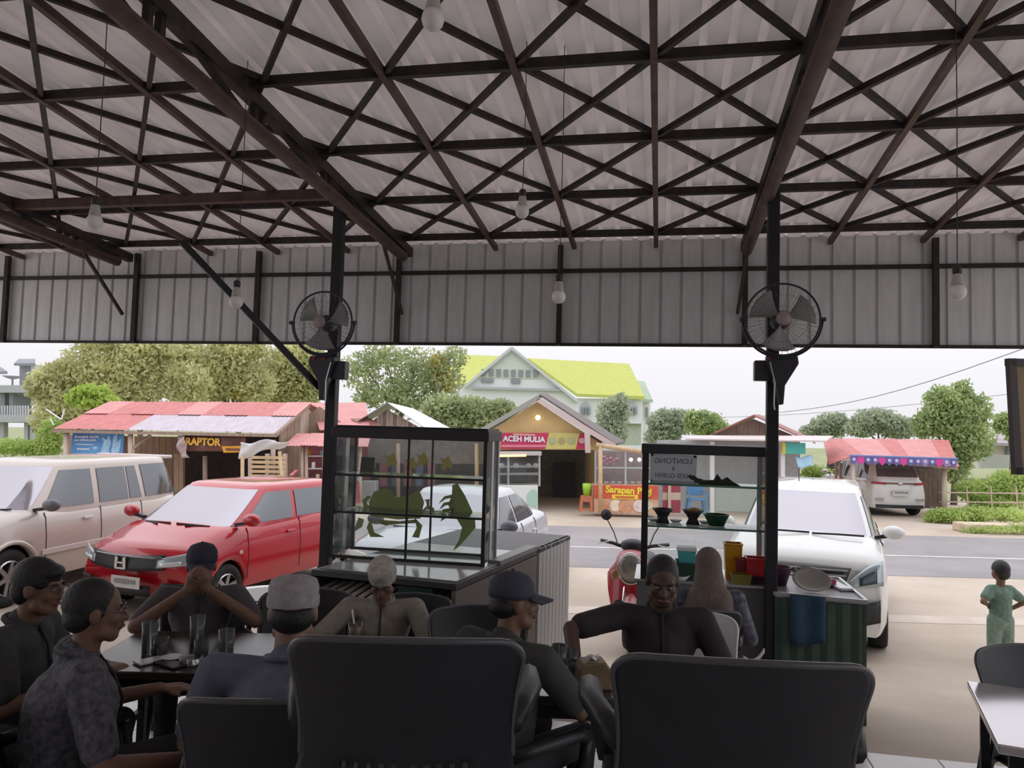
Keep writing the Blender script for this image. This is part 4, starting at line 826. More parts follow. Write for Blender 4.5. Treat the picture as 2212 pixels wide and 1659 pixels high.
for p, q in (((-.055, .585), (-.045, .695)), ((.055, .585), (.045, .695)), ((-.05, .638), (.05, .638)), ((-.075, .575), (-.065, .705)), ((.075, .575), (.065, .705)), ((-.075, .575), (.075, .575))): b.beam((p[0], fy(0, .64)-.035, p[1]), (q[0], fy(0, .64)-.035, q[1]), .02, .014, up=(0, 1, 0))
b.build('badge', CHROME, t)
pn = MB().box((.10, fy(.1, .45)-.03, .43), (.42, .012, .13)).build('number_plate', PLATE, t, bevel=.004)
bars(t, (.10, fy(.1, .45)-.04, .44), .32, .06, mat('faint_plate_print', (.34, .34, .34), .6), 8, 7)
MB().box((.84, .98, .68), (.015, .06, .045)).build('side_lamp', mat('pale_amber_lamp', (.75, .5, .42), .3), t, bevel=.01)
for s in (-1, 1): MB().tube([(s*.12+.1*s, .70, .985), (s*.5, .80, .985), (s*.05-.0, .74, 1.0)], .012, 5).build('wiper', TRIMB, t)
MB().prism([(-.02, 3.0, 1.47), (.02, 3.0, 1.47), (.01, 3.14, 1.55), (-.01, 3.14, 1.55)], (0, .06, 0)).build('roof_fin', RED, t)

# ---- champagne estate at the left
SILV = mat('champagne_paint', (.60, .54, .49), .38, .25, coat=.7)
t, fy, ry, wd_ = car('estate_car', 'champagne silver boxy estate car at the left edge', W(-6.85, 8.35, GZ), YAW-.16, 4.5, .86,
    [(0, .74), (.08, .92), (.2, .98), (1.1, 1.08), (3.0, 1.10), (4.4, 1.08), (4.5, .95)],
    dict(H=1.68, belt=1.07, y=(1.05, 1.70, 4.2, 4.45), handles=(2.15,), gaps=((1.42, .3), (2.42, .3), (3.3, .5)), hmat=mat('pale_handle', (.72, .70, .69), .4), mirror=mat('mirror_shell', (.16, .15, .17), .3)), (.88, 3.5), .34, SILV, roofw=.80, belt_w=.95,
    wins=((1.45, 2.30, 1.80, 2.30, .12, .86), (2.42, 3.02, 2.42, 3.0, .12, .86), (3.06, 3.32, 3.04, 3.24, .12, .86), (3.42, 4.25, 3.36, 4.10, .12, .88)))
for s in (-1, 1):
    front_patch(t, fy, lambda u, w: (s*(.45+.33*u), .70+.18*w), 'headlight', LAMP, 6, 4, .015)
    MB().beam((s*.868, 1.35, .57), (s*.868, 3.05, .57), .02, .07).build('side_moulding', mat('pale_moulding', (.66, .61, .57), .4), t, bevel=.008)
    MB().tube([(s*(.87), .88+.42*math.cos(a), .34+.42*math.sin(a)) for a in [PI*k/14 for k in range(15)]], .03, 8).build('wheel_arch', SILV, t, smooth=True)
front_patch(t, fy, lambda u, w: ((u-.5)*.86, .70+.17*w), 'grille', TRIMB, 10, 3, .012)
MB().box((0, 4.24, 1.655), (1.22, .24, .05)).build('spoiler', SILV, t, bevel=.015)
for s in (-1, 1): MB().tube([(s*.2, 1.06, 1.10), (s*.62, 1.10, 1.115)], .012, 5).build('wiper', TRIMB, t)

# ---- silver saloon behind the food case
SIL2 = mat('silver_blue_paint', (.60, .61, .66), .32, .3, coat=.8)
t, fy, ry, wd_ = car('saloon_car', 'silver saloon parked behind the left glass food case', W(-1.22, 8.75, GZ), YAW-.27, 4.4, .85,
    [(0, .70), (.07, .82), (.16, .87), (1.1, .95), (1.8, .96), (3.2, .97), (3.8, .98), (4.3, .92), (4.4, .8)],
    dict(H=1.42, belt=.93, y=(1.0, 1.85, 2.85, 3.75), handles=(2.2, 3.0), gaps=((1.4, .3), (2.4, .3), (3.15, .5)), mirror=mat('mirror_shell2', (.12, .12, .14), .3)), (.85, 3.4), .30, SIL2,
    wins=((1.45, 2.25, 1.95, 2.28, .12, .86), (2.36, 3.05, 2.36, 2.88, .12, .86), (3.1, 3.4, 2.93, 3.02, .14, .7)))
front_patch(t, fy, lambda u, w: ((u-.5)*.9,   .60+.11*w), 'grille', TRIMB, 12, 3, .012)
front_patch(t, fy, lambda u, w: ((u-.5)*1.0, .27+.13*w), 'lower_grille', TRIMB, 12, 3, .012)
for s in (-1, 1): front_patch(t, fy, lambda u, w: (s*(.44+.36*u), .64+.04*u+(.12+.03*u)*w), 'headlight', mat('milky_headlight', (.70, .68, .62), .12, .2), 8, 4, .018)
for s in (-1, 1): MB().tube([(s*.1, .98, .97), (s*.55, 1.03, .975)], .012, 5).build('wiper', TRIMB, t)
MB().lathe([(.0001, -.006), (.05, -.006), (.05, .006), (.0001, .006)], 16, c=(0, fy(0, .74)-.03, .74), M=Matrix.Rotation(PI/2, 3, 'X')).build('badge', CHROME, t)

# ---- white people carrier at the right
WHC = mat('white_car_paint', (.74, .75, .73), .3, coat=.9)
t, fy, ry, wd_ = car('people_carrier', 'white people carrier parked facing the cafe at the right', W(3.05, 8.0, GZ), YAW-.42, 4.3, .85,
    [(0, .90), (.08, 1.0), (.18, 1.03), (1.0, 1.14), (2.0, 1.14), (3.6, 1.14), (4.2, 1.1), (4.3, .95)],
    dict(H=1.66, belt=1.12, y=(.85, 1.75, 4.0, 4.25), handles=(2.1, 3.0), gaps=((1.3, .3), (2.3, .3), (3.2, .5))), (.82, 3.4), .31, WHC, roofw=.70,
    wins=((1.25, 2.15, 1.85, 2.20, .12, .86), (2.28, 3.15, 2.30, 3.12, .12, .86), (3.25, 3.95, 3.22, 3.8, .14, .84)))
gr = front_patch(t, fy, lambda u, w: ((u-.5)*(.86+.12*w), .76+.16*w), 'grille', TRIMB, 14, 4, .012)
for k in range(3): front_patch(t, fy, lambda u, w: ((u-.5)*(.84+.04*k), .785+.05*k+.016*w), 'grille_bar', mat('grey_grille_bar', (.22, .22, .24), .3, .5), 12, 1, .026)
b = MB()
for p, q in (((-.07, .745), (.02, .80)), ((-.07, .745), (.06, .70)), ((-.06, .69), (.07, .645)), ((.07, .70), (-.02, .65)), ((.02, .80), (.07, .765)), ((-.07, .69), (-.02, .65))): b.beam((p[0], fy(0, .84)-.04, p[1]+.12), (q[0], fy(0, .84)-.04, q[1]+.12), .026, .016, up=(0, 1, 0))
b.build('badge', CHROME, t)
for s in (-1, 1):
    hl = front_patch(t, fy, lambda u, w: (s*(.48+.31*u), .73+.03*u+(.07+.17*math.sin(u*1.57))*w), 'headlight', LAMP, 8, 5, .016)
    front_patch(t, fy, lambda u, w: (s*(.57+.16*u), .755+.03*u+(.09+.06*u)*w), 'lamp_bowl', LAMPD, 6, 4, .034).parent = hl
    front_patch(t, fy, lambda u, w: (s*(.50+.26*u), .34+.22*w+.06*u), 'fog_lamp_recess', TRIMB, 6, 4, .012)
front_patch(t, fy, lambda u, w: ((u-.5)*.74, .28+.20*w), 'lower_grille', TRIMB, 8, 3, .012)
for x0, x1 in ((-.55, .05), (.08, .62)): MB().tube([(x0, .83, 1.175), ((x0+x1)/2, .80, 1.185), (x1, .85, 1.18)], .012, 5).build('wiper', TRIMB, t)
MB().tube([(-.12, 1.85, 1.70), (-.13, 1.95, 1.86)], .006, 5).build('aerial', TRIMB, t)

# ---- far white car under the carport, seen from behind
L_ = 4.3; base = W(11.42, 22.25, GZ)
t, fy, ry, wd_ = car('rear_facing_car', 'white car with red tail lamps under the red carport', base+F0*L_, YAW+PI, L_, .86,
    [(0, .74), (.1, .9), (1.0, 1.05), (2.5, 1.05), (4.2, 1.08), (4.3, .9)],
    dict(H=1.66, belt=1.04, y=(.9, 1.7, 3.85, 4.24), handles=(2.1,), gaps=((1.3, .3), (2.3, .3))), (.85, 3.5), .34, WHC, roofw=.74,
    wins=((1.3, 2.2, 1.8, 2.2, .12, .86), (2.3, 3.2, 2.3, 3.1, .12, .86), (3.3, 3.8, 3.2, 3.7, .14, .84)))
for s in (-1, 1):
    MB().grid(lambda u, w: V((s*(.42+.38*u), ry(.42+.38*u, .9)+.015, .93+.06*w+.02*u)), 6, 2).build('tail_lamp', mat('red_tail_lamp', (.42, .03, .06), .25), t, smooth=True, solid=.01)
    MB().box((s*.6, ry(.6, .45)+.01, .50), (.25, .02, .07)).build('reflector', mat('dull_reflector', (.35, .33, .33), .3), t)
MB().box((0, ry(0, .95)+.01, .965), (.9, .02, .03)).build('tail_bar', mat('dark_red_bar', (.20, .05, .06), .3), t)
MB().ball((0, ry(0, .96)+.02, .97), (.07, .015, .05), 12, 8).build('badge', CHROME, t, smooth=True)
MB().box((0, ry(0, .7)+.012, .70), (.5, .02, .17)).build('number_plate', PLATE, t); bars(t, (0, ry(0, .7)+.024, .71), .4, .08, mat('faint_plate_print', (.34, .34, .34), .6), 8, 8)
MB().box((0, 3.98, 1.615), (1.12, .30, .045)).build('spoiler', WHC, t, bevel=.02)
MB().grid(lambda u, w: V(((u-.5)*1.4, ry((u-.5)*1.4, .3)+.014, .25+.10*w)), 8, 2).build('rear_bumper_trim', TRIMB, t, solid=.01)

# ================================================================ food counter and glass case at the left post
DGRY = mat('dark_grey_laminate', (.045, .042, .045), .45, var=.15); BRNG = mat('brown_grey_panel', (.16, .135, .125), .5, var=.1, scale=3); PALEC = mat('pale_glossy_top', (.55, .56, .57), .12, spec=.6)
DKALU = mat('dark_anodised_frame', (.035, .033, .033), .4, .4)
zc = .85
A, B_, D_ = gz(672, 1230, zc), gz(985, 1262, zc), gz(1232, 1157, zc); E_ = A+(D_-B_)
t = thing('food_counter', 'long dark counter carrying the left glass food case', 'counter', V((A.x, A.y, 0)))
def wpoly(pts, off, name, m, parent, **k): return MB().prism(pts, off).build(name, m, parent, world=True, **k)
wpoly([A, B_, D_, E_], (0, 0, -.04), 'worktop', DGRY, t, bevel=.004)
ins = lambda P, k: P.lerp((A+B_+D_+E_)/4, k)
wpoly([ins(P, .05)+V((0, 0, .001)) for P in (A, B_, B_.lerp(D_, .55), A.lerp(E_, .55))], (0, 0, .006), 'glass_top', PALEC, t)
dn = lambda P, z: V((P.x, P.y, z))
MID = B_.lerp(D_, .62)
def face(P, Q, z0, z1, th, name, m, parent, **k):
    n = (Q-P).cross(V((0, 0, 1))).normalized()*th
    return wpoly([dn(P, z0), dn(Q, z0), dn(Q, z1), dn(P, z1)], -n, name, m, parent, **k)
fa, fb = A.lerp(B_, .03), A.lerp(B_, .97)
face(fa+V((0, .06, 0)), fb+V((0, .06, 0)), -.05, zc-.16, .03, 'front_panel', DGRY, t)
face(fa+V((0, .03, 0)), fb+V((0, .03, 0)), zc-.17, zc-.15, .03, 'front_rail', mat('black_rail', (.02, .02, .02), .5), t)
for k in range(14):
    P = fa.lerp(fb, .02+k*.068); MB().beam(dn(P, zc-.145)+V((0, -.02, 0)), dn(P, zc-.105)+V((.05, .22, 0)), .035, .012).build('slat', mat('pale_slat', (.62, .58, .53), .5), t, world=True)
face(fa.lerp(fb, .62)+V((0, .02, 0)), fa.lerp(fb, .86)+V((0, .02, 0)), -.05, zc-.05, .02, 'green_drape', mat('dark_green_cloth', (.012, .035, .035), .7, var=.3), t)
face(B_, MID, -.22, zc-.045, .03, 'side_panel', BRNG, t)
face(MID, B_.lerp(D_, .645), -.30, zc+.01, .035, 'panel_edge', DGRY, t)
P, Q = B_.lerp(D_, .645), D_; m_ = mat('pale_ribbed_panel', (.50, .49, .48), .45, var=.1, scale=3, stretch=(8, 8, .5)); nrm = (Q-P).cross(V((0, 0, 1))).normalized()
for k in range(9): face(P.lerp(Q, k/9), P.lerp(Q, (k+.88)/9), -.36, zc, .03+.006*(k % 2), 'end_board', m_, t)
wpoly([B_.lerp(D_, .30)+V((0, 0, .001)), B_.lerp(D_, .63), B_.lerp(D_, .63)+V((-.10, .01, 0)), B_.lerp(D_, .30)+V((-.10, .01, 0))], (0, 0, .03), 'side_ledge', mat('grey_ledge_strip', (.22, .22, .22), .4), t)
for s_ in (0, 1): face(E_.lerp(D_, .02), E_.lerp(D_, .98), -.36, zc-.04, .03, 'rear_panel', DGRY, t) if s_ == 0 else face(E_, A, -.2, zc-.04, .03, 'side_panel', DGRY, t)

c0, c1 = gz(697, 1207, zc+.02), gz(1052, 1214, zc+.02); YC = (c0.y+c1.y)/2; x0, x1 = c0.x, c1.x
ztop = onY(880, 938, YC).z; dep = .40; cz = zc+.008
t = thing('glass_food_case', 'black framed glass food case with olive crab and shrimp stickers', 'display case', V(((x0+x1)/2, YC, cz)))
wv = (x1-x0)/2; hh = ztop-cz
MB().box((.0, dep/2, hh-.0), (2*wv+.05, dep+.06, .075)).build('top_board', mat('black_board', (.028, .026, .026), .5, var=.2), t, bevel=.006)
MB().box((0, dep/2, hh+.045), (2*wv+.02, dep, .02)).build('roof_edge', DKALU, t)
for sx in (-1, 1):
    for y in (0, dep): MB().beam((sx*wv, y, 0), (sx*wv, y, hh-.03), .026, .026).build('corner_post', DKALU if (sx < 0 or y == 0) else ALU, t)
    MB().beam((sx*(wv-.0), dep*.55, 0), (sx*wv, dep*.55, hh-.03), .07, .012, up=(1, 0, 0)).build('side_strip', ALU, t)
for y in (0, dep):
    MB().beam((-wv, y, .012), (wv, y, .012), .02, .022).build('bottom_rail', DKALU, t)
    MB().beam((0+(.06 if y else 0), y, 0), (0+(.06 if y else 0), y, hh-.03), .014, .014).build('middle_post', DKALU, t)
    MB().box((0, y, hh/2-.01), (2*wv-.03, .005, hh-.05)).build('pane', GLASS, t)
for sx in (-1, 1): MB().box((sx*wv, dep/2, hh/2-.01), (.005, dep-.03, hh-.05)).build('pane', GLASS, t)
zs = [onY(880, y, YC).z-cz for y in (1031, 1113)]
for z in zs:
    MB().box((0, dep/2, z), (2*wv-.03, dep-.02, .008)).build('shelf', GREYG, t)
    MB().beam((-wv, 0, z), (wv, 0, z), .012, .016).build('shelf_rail', DKALU, t)
OLV = thinmat('olive_sticker', (.50, .53, .28), None, .7); OLY = thinmat('mustard_sticker', (.72, .64, .30), None, .7); YB_ = YC+dep
def sticker(pts, name, m, y=None):
    q = [onY(a, b, y or (YB_-.01)) for a, b in pts]; return MB().prism(q, (0, .004, 0)).build(name, m, t, world=True)
cp = []
sticker([(800, 1115), (797, 1085), (808, 1062), (830, 1055), (848, 1060), (852, 1075), (880, 1072), (905, 1058), (916, 1085), (908, 1120), (860, 1122)], 'crab_body', OLV)
for q in ([(800, 1100), (785, 1095), (783, 1080), (795, 1070), (802, 1074), (792, 1082), (793, 1090), (806, 1096)], [(802, 1110), (775, 1104), (770, 1096), (775, 1094), (782, 1099), (805, 1104)], [(905, 1110), (922, 1092), (920, 1082), (914, 1080), (928, 1078), (927, 1092), (938, 1098), (936, 1110), (930, 1116), (932, 1102), (922, 1100)],
          [(800, 1120), (808, 1150), (830, 1160), (800, 1160), (792, 1140)], [(895, 1118), (912, 1135), (905, 1162), (890, 1160), (900, 1140)], [(812, 1122), (860, 1126), (900, 1122), (898, 1130), (830, 1134)], [(774, 1118), (786, 1122), (782, 1138), (760, 1152), (768, 1136)]): sticker(q, 'crab_limb', OLV)
sticker([(977, 1048), (988, 1044), (1004, 1070), (1018, 1100), (1026, 1118), (1027, 1140), (1010, 1160), (992, 1180), (978, 1190), (992, 1165), (998, 1140), (985, 1118), (975, 1108), (968, 1090), (976, 1070)], 'shrimp_body', OLV)
for k in range(4): sticker([(978+k*2, 1068+k*14), (960-k*2, 1072+k*14), (950+k, 1084+k*13), (948+k, 1088+k*13), (962, 1078+k*14), (978+k, 1075+k*14)], 'shrimp_leg', OLV)
for x, y in ((800, 996), (845, 992), (888, 1000), (913, 990), (965, 998)): sticker([(x-14, y+14), (x-8, y+4), (x-14, y-8), (x-4, y-6), (x+4, y-14), (x+8, y-4), (x+12, y+6), (x+10, y+16), (x+2, y+10), (x-6, y+18)], 'letter_sticker', OLY)
o = MB().box((0, 0, .06), (.11, .012, .12)).build('dark_tablet', DGRY, bevel=.004); q = onY(792, 1020, YC+.3); o.location = (q.x, YC+.3, cz+zs[0]+.005); o.rotation_euler = (-.25, 0, .1); tag(o, 'small dark tablet leaning on the upper shelf of the crab sticker case', 'tablet')

# ================================================================ case of bowls beside the right post
Y2 = 6.08; zc2 = onY(1640, 1266, Y2).z; xa, xb = onY(1394, 1000, Y2).x, onY(1657, 1000, Y2).x; g0 = apron_z(Y2+.3)
GRYL = mat('grey_laminate', (.17, .17, .185), .5, var=.08)
t = thing('grey_counter', 'plain grey counter carrying the case of bowls at the right post', 'counter', V(((xa+xb)/2, Y2, g0)))
cwid = xb-xa
MB().box((0, .32, (zc2-g0)/2-.01), (cwid+.10, .60, zc2-g0-.02)).build('carcass', GRYL, t, bevel=.004); MB().box((0, .32, zc2-g0-.01), (cwid+.14, .66, .02)).build('worktop', ALU, t, bevel=.003)
MB().beam((cwid/2+.03, .015, .1), (cwid/2+.03, .015, zc2-g0-.12), .02, .008, up=(0, 1, 0)).build('edge_trim', ALU, t)
t = thing('bowl_case', 'glass case with two shelves, a mirrored lettered sign and bowls', 'display case', V(((xa+xb)/2, Y2, zc2)))
ht = onY(1500, 972, Y2).z-zc2; hw2 = cwid/2; dp = .42
MB().box((0, dp/2, ht), (cwid+.06, dp+.05, .075)).build('top_board', mat('navy_black_board', (.028, .03, .038), .5), t, bevel=.005)
for sx in (-1, 1):
    MB().beam((sx*hw2, 0, 0), (sx*hw2, 0, ht-.03), .045 if sx < 0 else .03, .03).build('corner_post', DKALU, t); MB().beam((sx*hw2*.985, dp, 0), (sx*hw2*.985, dp, ht-.03), .03, .03).build('corner_post', DKALU if sx < 0 else ALU, t)
    MB().box((sx*hw2, dp/2, ht/2), (.005, dp-.03, ht-.06)).build('pane', GLASS, t)
MB().box((0, dp, ht/2), (cwid-.03, .005, ht-.06)).build('pane', GLASS, t)
z1, z2 = onY(1500, 1049, Y2).z-zc2, onY(1500, 1141, Y2).z-zc2
GSH = mat('green_glass_shelf', (.10, .22, .18), .15)
for z in (z1, z2):
    MB().box((0, dp/2, z), (cwid-.02, dp-.02, .008)).build('shelf', GREYG, t); MB().box((0, .008, z), (cwid-.02, .008, .016)).build('shelf_edge', GSH, t)
yb = Y2+dp-.012
q = [onY(a, b, yb) for a, b in ((1404, 1042), (1503, 1045), (1506, 984), (1405, 979))]
sg = thing('case_sign', 'frosted white sign with mirrored lettering inside the bowl case', 'sign', (q[0]+q[1])/2)
MB().prism(q, (0, .004, 0)).build('sign_sheet', thinmat('frosted_sign', (.74, .74, .76), None, .62), sg, world=True)
c = (q[0]+q[1]+q[2]+q[3])/4-sg.location; TXT = mat('grey_sign_print', (.22, .21, .22), .6)
for s_, dz, sz in (('LONTONG', .062, .062), ('&', .0, .05), ('NASI GURIH', -.06, .055)): text(sg, s_, c+V((0, -.006, dz)), sz, TXT, rot=(PI/2, 0, PI), ext=.001)
for k in (0, 2, 3): MB().ball(q[k].lerp((q[0]+q[2])/2, .09)-sg.location-V((0, .004, 0)), .012, 8, 6).build('sign_screw', DGRY, sg)
def on_shelf(name, label, cat, px, z, yoff, mb, m, smooth=True, group=None, rz=0, **k):
    o = mb.build(name, m, smooth=smooth, **k); p = onY(px, 1100, Y2+yoff); o.location = (p.x, Y2+yoff, zc2+z); o.rotation_euler = (0, 0, rz); return tag(o, label, cat, group)
DKB = mat('dark_clay', (.035, .03, .03), .5, var=.2)
hour = lambda: MB().lathe([(.0001, .002), (.055, .0), (.035, .045), (.06, .085), (.088, .115), (.082, .115), (.05, .08), (.0001, .06)], 20)
on_shelf('footed_bowl', 'dark footed bowl on the lower shelf, left of the pair', 'bowl', 1432, z2+.005, .2, hour(), DKB, group='dark footed bowls')
on_shelf('footed_bowl', 'dark footed bowl heaped with orange food on the lower shelf', 'bowl', 1497, z2+.005, .2, hour(), DKB, group='dark footed bowls')
on_shelf('food_heap', 'heap of orange food in the dark footed bowl', 'food', 1500, z2+.10, .2, MB().ball((0, 0, .01), (.06, .06, .03)), mat('orange_food', (.45, .25, .08), .7, var=.4, scale=30, bump=.5))
on_shelf('green_basin', 'green plastic basin at the right of the lower shelf', 'basin', 1548, z2+.005, .2, MB().lathe([(.0001, 0), (.06, 0), (.095, .09), (.105, .09), (.10, .085), (.06, .01), (.0001, .01)], 20), mat('bottle_green_plastic', (.02, .10, .05), .4))
for k, px in enumerate((1412, 1460, 1523)): on_shelf('white_saucer', ('white saucer at the left end of the lower shelf', 'white saucer between the two dark footed bowls', 'white saucer beside the green basin')[k], 'saucer', px, z2+.005, .3, MB().lathe([(.0001, 0), (.03, 0), (.055, .022), (.05, .022), (.0001, .008)], 16), WHITE, group='white saucers in the bowl case')
rl = random.Random(3)
lf = thing('banana_leaf', 'dark dried banana leaf pieces lying on the upper shelf', 'leaf', V((onY(1540, 1050, Y2+.2).x, Y2+.2, zc2+z1+.01)))
DL = mat('dark_dry_leaf', (.035, .045, .03), .8, var=.3)
for pts, y in ((((1485, 1027), (1500, 1028), (1515, 1038), (1560, 1037), (1572, 1031), (1582, 1040), (1602, 1051), (1570, 1052), (1530, 1047), (1508, 1044), (1490, 1034)), .10), (((1542, 1038), (1550, 1024), (1560, 1038)), .13), (((1520, 1046), (1545, 1040), (1575, 1044), (1590, 1052), (1540, 1053)), .18), (((1500, 1042), (1512, 1034), (1540, 1044), (1530, 1051)), .24)):
    MB().prism([onY(a_, b2, Y2+y) for a_, b2 in pts], (0, .05, 0)).build('leaf_strip', DL, lf, world=True)
def tub(name, label, px, yoff, sz, m, lid=None, z=0, rz=0, cat='tub'):
    p = onY(px, 1200, Y2+yoff); o = thing(name, label, cat, V((p.x, Y2+yoff, zc2+z)), rz)
    w, d, h = sz
    vs = [(sx*w*.42, sy*d*.42, 0) for sx, sy in ((-1, -1), (1, -1), (1, 1), (-1, 1))]+[(sx*w*.5, sy*d*.5, h) for sx, sy in ((-1, -1), (1, -1), (1, 1), (-1, 1))]
    MB().add(vs, [(0, 3, 2, 1), (0, 1, 5, 4), (1, 2, 6, 5), (2, 3, 7, 6), (3, 0, 4, 7)]).build('tub_body', m, o, solid=.006, bevel=.004)
    b = MB(); ring = [V(q_) for q_ in vs[4:]]
    for k in range(4): b.beam(ring[k], ring[(k+1) % 4], .014, .012)
    b.build('rim', lid or m, o)
    if lid: MB().box((0, 0, h+.008), (w*1.04, d*1.04, .022)).build('lid', lid, o, bevel=.005)
    return o
TQ = mat('turquoise_plastic', (.10, .48, .50), .4); YP = mat('yellow_plastic', (.78, .36, .01), .4); RP = mat('red_plastic', (.60, .03, .04), .4); MP = mat('maroon_plastic', (.28, .04, .05), .4)
tub('lidded_tub', 'turquoise tub with a white lid on the grey counter', 1483, .12, (.14, .14, .10), TQ, WHITE, .13); tub('plastic_tray', 'dark green crate under the turquoise tub', 1484, .12, (.17, .2, .13), mat('dark_green_plastic', (.02, .06, .04), .5), None, 0)
tub('yellow_tub', 'tall yellow plastic tub behind the woman', 1583, .28, (.13, .14, .27), YP, None, 0); tub('red_tub', 'bright red square tub by the right post of the bowl case', 1632, .12, (.145, .14, .13), RP, None, .06)
tub('maroon_tub', 'dull maroon tub between the yellow and the red tub', 1603, .17, (.09, .1, .17), MP, None, 0); tub('mustard_crate', 'low mustard crate in front of the coloured tubs', 1602, .055, (.14, .1, .07), mat('mustard_plastic', (.26, .22, .04), .5), None, 0); tub('dark_crate', 'low dark purple crate under the red tub', 1635, .12, (.13, .15, .058), mat('aubergine_plastic', (.05, .02, .05), .5), None, 0)
o = MB().lathe([(.0001, 0), (.04, 0), (.075, .04), (.07, .04), (.0001, .01)], 16).build('white_bowl', WHITE, smooth=True); p = onY(1478, 1250, Y2+.02); o.location = (p.x-.03, Y2-.05+.06, zc2+.003); tag(o, 'small white bowl at the left end of the grey counter', 'bowl')

# ================================================================ green striped table with washing up
zt = .70; a, b_, c, d = gz(1674, 1282, zt), gz(1872, 1300, zt), gz(1812, 1250, zt), gz(1690, 1247, zt); d = a+(c-b_)
t = thing('green_side_table', 'side table with a striped green front at the right post', 'table', V((a.x, a.y, apron_z(a.y))))
wpoly([a, b_, c, d], (0, 0, -.025), 'table_top', mat('grey_table_top', (.25, .25, .27), .35), t)
for P, Q in ((a, b_), (b_, c), (c, d), (d, a)): MB().beam(P, Q, .022, .026).build('edge_trim', ALU, t, world=True)
for k in range(12):
    m_ = mat('green_stripe_a', (.075, .12, .095), .6, var=.2) if k % 2 else mat('green_stripe_b', (.035, .065, .05), .6, var=.2)
    face(a.lerp(b_, k/12), a.lerp(b_, (k+1)/12), -.14, zt-.03, .02+.008*(k % 2), 'front_slat', m_, t)
for P, Q in ((b_, c), (d, a)): face(P, Q, -.16, zt-.03, .02, 'side_panel', mat('green_stripe_b', (.035, .065, .05)), t)
ga = a.lerp(b_, .16)+V((0, -.03, 0)); gb = a.lerp(b_, .55)+V((0, -.03, 0))
o = MB().grid(lambda u, w: ga.lerp(gb, u)+V((0, -.012*math.sin(u*9)-.006, .012-w*(.34+.02*math.sin(u*5)))), 16, 8).build('blue_cloth', mat('dark_blue_cloth2', (.025, .07, .12), .75, var=.25), smooth=True, solid=.006); tag(o, 'dark blue cloth hanging over the front of the green table', 'cloth')
ctr = lambda s_, t_: a.lerp(b_, s_).lerp(d.lerp(c, s_), t_)
o = MB().lathe([(.0001, 0), (.07, 0), (.115, .16), (.125, .165), (.12, .155), (.07, .01), (.0001, .01)], 22).build('purple_basin', mat('plum_plastic', (.10, .03, .07), .4), smooth=True); p = gz(1703, 1292, zt+.003); o.location = ctr(.13, .42)+V((0, 0, .002)); o.scale = (.78, .78, .86); tag(o, 'deep plum plastic basin at the left end of the green table', 'basin')
PEW = mat('dull_pewter', (.34, .33, .31), .4, .5)
o = MB().lathe([(.0001, 0), (.11, 0), (.15, .022), (.175, .03), (.172, .036), (.15, .028), (.10, .010), (.0001, .01)], 30, sy=.8).build('metal_platter', PEW, smooth=True); o.location = ctr(.48, .30)+V((0, 0, .062)); o.rotation_euler = (.70, 0, .05); o.scale = (.8, .8, .8); tag(o, 'large oval pewter platter leaning on the green table', 'platter')
o = MB().lathe([(.0001, 0), (.05, 0), (.08, .10), (.075, .10), (.0001, .02)], 18).build('washing_bowl', DGRY, smooth=True); o.location = ctr(.52, .78)+V((0, 0, .002)); tag(o, 'dark bowl standing behind the pewter platter', 'bowl')
o = MB().box((0, 0, .03), (.08, .22, .06)).build('sponge_packet', mat('crimson_packet', (.35, .03, .09), .5), bevel=.012); o.location = ctr(.72, .62)+V((0, 0, .002)); o.rotation_euler = (0, 0, .3); tag(o, 'crimson packet lying right of the pewter platter', 'packet')
o = MB().box((0, 0, .012), (.10, .24, .024)).build('steel_tray', ALU, bevel=.006); o.location = ctr(.86, .5)+V((0, 0, .002)); o.rotation_euler = (0, 0, .25); tag(o, 'narrow steel tray at the right end of the green table', 'tray')

# ================================================================ red motor scooter
g = put(1362, 1300, 8.0); g.z = GZ+.004
t = thing('motor_scooter', 'red motor scooter with a big round headlamp beside the bowl case', 'scooter', g, YAW-.30, scale=1.06)
SR = mat('scooter_red', (.42, .015, .03), .3, coat=.8); SP = mat('scooter_pink', (.58, .20, .20), .35, coat=.6); DKP = mat('scooter_black', (.025, .025, .028), .45)
def shield(u, w):
    z = .26+w*.62; hwid = (.16+.10*math.sin(min(1, w*1.15)*PI*.62)) * (1-.45*max(0, w-.72)/.28)
    x = (2*u-1)*hwid; return V((x, .02+.10*w+.55*x*x*3.2, z))
MB().grid(shield, 16, 14).build('leg_shield', SR, t, smooth=True, solid=.02)
MB().ball((0, .06, .86), (.16, .13, .12), 18, 12).build('headlamp_cowl', SP, t, smooth=True)
hl = MB().lathe([(.115, -.01), (.125, .01), (.11, .03), (.06, .05), (.0001, .055)], 24, c=(0, -.03, .80), M=Matrix.Rotation(PI/2+.15, 3, 'X'), sy=1.22).build('headlamp', mat('dull_headlamp', (.30, .29, .25), .2, .3), t, smooth=True)
MB().tube([(.12*math.cos(a_), -.045+.0*a_, .80+.148*math.sin(a_)) for a_ in [2*PI*k/28 for k in range(28)]], .010, 6, True).build('lamp_rim', CHROME, hl, smooth=True)
MB().grid(lambda u, w: V(((2*u-1)*.085*(1-.2*w), -.22+.52*w, .545-.9*(w-.45)**2-.12*(2*u-1)**2)), 8, 10).build('front_fender', SP, t, smooth=True, solid=.012)
wh = MB().lathe([(.15, -.045), (.20, -.05), (.235, 0), (.20, .05), (.15, .045), (.15, -.045)], 26, c=(0, .0, .235), M=Matrix.Rotation(PI/2, 3, 'Y'), cap=False).build('front_wheel', RUBBER, t, smooth=True)
